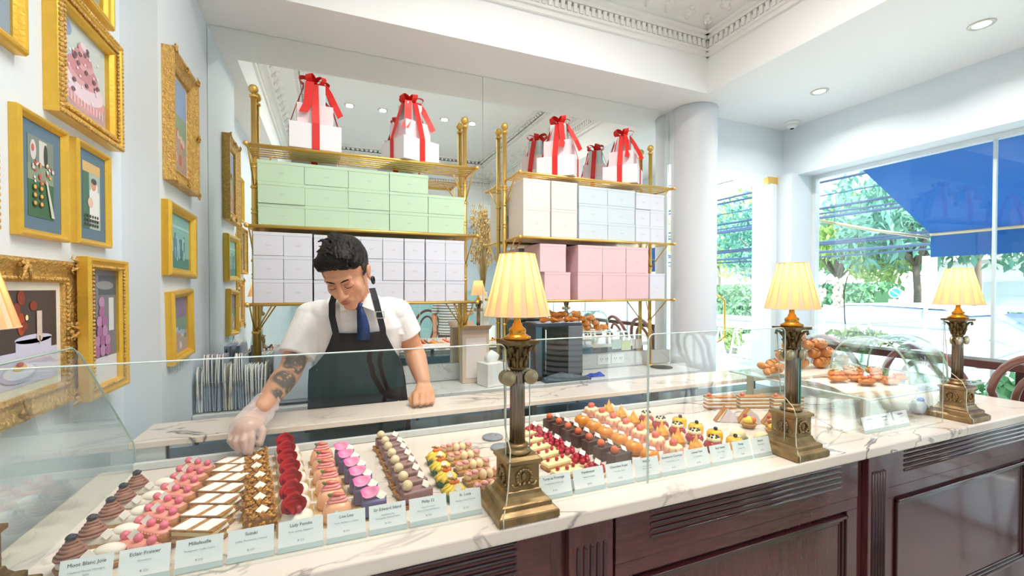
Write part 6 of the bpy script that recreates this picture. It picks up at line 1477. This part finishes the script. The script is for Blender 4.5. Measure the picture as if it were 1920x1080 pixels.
# ---- customer in a striped top, seen only in the mirror
stripe = mat('striped_cotton', 'E4E2DE', .8); nt = stripe.node_tree; wv = nt.nodes.new('ShaderNodeTexWave'); wv.bands_direction = 'Z'; wv.inputs['Scale'].default_value = 8; wv.inputs['Distortion'].default_value = .4
rp = nt.nodes.new('ShaderNodeValToRGB'); rp.color_ramp.elements[0].position = .25; rp.color_ramp.elements[0].color = lin('6E7076'); rp.color_ramp.elements[1].position = .35; rp.color_ramp.elements[1].color = lin('E9E7E3')
tcn = nt.nodes.new('ShaderNodeTexCoord'); nt.links.new(tcn.outputs['Object'], wv.inputs['Vector']); nt.links.new(wv.outputs['Fac'], rp.inputs[0]); nt.links.new(rp.outputs[0], nt.nodes['Principled BSDF'].inputs['Base Color'])
C_ = thing('person', 'standing customer in a grey striped top, visible only as a mirror reflection', 'person', (1.62, -.85, 0), R(200))
def cust(m2, r_, skin=True):
    capsule(m2, [Vector((-.17, 0, 1.38)), Vector((-.30, .02, 1.15)), Vector((-.16, -.20, 1.10))], [.045*r_, .04*r_, .028*r_], 12); capsule(m2, [Vector((.17, 0, 1.38)), Vector((.24, .05, 1.12)), Vector((.22, -.04, .88))], [.045*r_, .04*r_, .028*r_], 12)
m = MB(); HC = T(0, -.02, 1.60) @ Matrix.Rotation(PI, 4, 'Z'); person_head(m, HC)
capsule(m, [Vector((0, 0, 1.54)), Vector((0, .01, 1.42))], [.05, .055], 14)
m.loft([[Vector((w*math.cos(a), d*math.sin(a), z)) for a in [2*PI*i/20 for i in range(20)]] for z, w, d in ((.86, .16, .11), (1.0, .15, .10), (1.15, .15, .11), (1.32, .18, .11), (1.42, .13, .08))]); cust(m, 1)
for s in (-1, 1): capsule(m, [Vector((s*.085, 0, .88)), Vector((s*.09, -.01, .48)), Vector((s*.09, .0, .09))], [.085, .056, .042], 12)
for x in (-.18, -.165, -.15, -.135): capsule(m, [Vector((x, -.22, 1.10)), Vector((x+.03, -.28, 1.09))], [.009, .008], 8)
for x in (.20, .213, .226, .239): capsule(m, [Vector((x, -.05, .87)), Vector((x, -.06, .79))], [.009, .008], 8)
remesh(m, 'body', skin_m, C_, .006, 3)
m = MB(); m.loft([[Vector((w*math.cos(a), d*math.sin(a), z)) for a in [2*PI*i/20 for i in range(20)]] for z, w, d in ((.84, .185, .13), (1.0, .17, .12), (1.15, .165, .125), (1.32, .195, .125), (1.43, .12, .085))])
for s, E in ((-1, Vector((-.29, .02, 1.17))), (1, Vector((.235, .045, 1.15)))): m.tube([Vector((s*.15, 0, 1.39)), E], [.062, .055], 14); m.ball((s*.15, 0, 1.385), .06)
remesh(m, 'striped_top', stripe, C_, .007, 2)
m = MB(); m.ball((0, .02, 1.665), .1, (.80, .95, .72)); m.ball((0, .06, 1.60), .1, (.78, .55, .9)); remesh(m, 'hair', hair_m, C_, .008, 1)
m = MB(); [capsule(m, [Vector((s*.085, 0, .86)), Vector((s*.09, -.01, .48)), Vector((s*.09, 0, .08))], [.10, .07, .06], 12) for s in (-1, 1)]; m.ball((0, 0, .86), .13, (1.2, .9, .6)); remesh(m, 'jeans', mat('dark_jeans', '3C4A60', .8), C_, .009, 2)
for s in (-1, 1): MB().ball((s*.09, -.04, .04), .05, (.9, 2.2, .8)).build('shoe', dark_m, C_)
dup(bc, (1.25, -1.1, 0), R(120), 'bentwood bar chair standing in the room behind the customer', 'bentwood chairs in the room')
dup(bc, (.55, -1.3, 0), R(60), 'bentwood bar chair standing in the room on the framed wall side', 'bentwood chairs in the room')
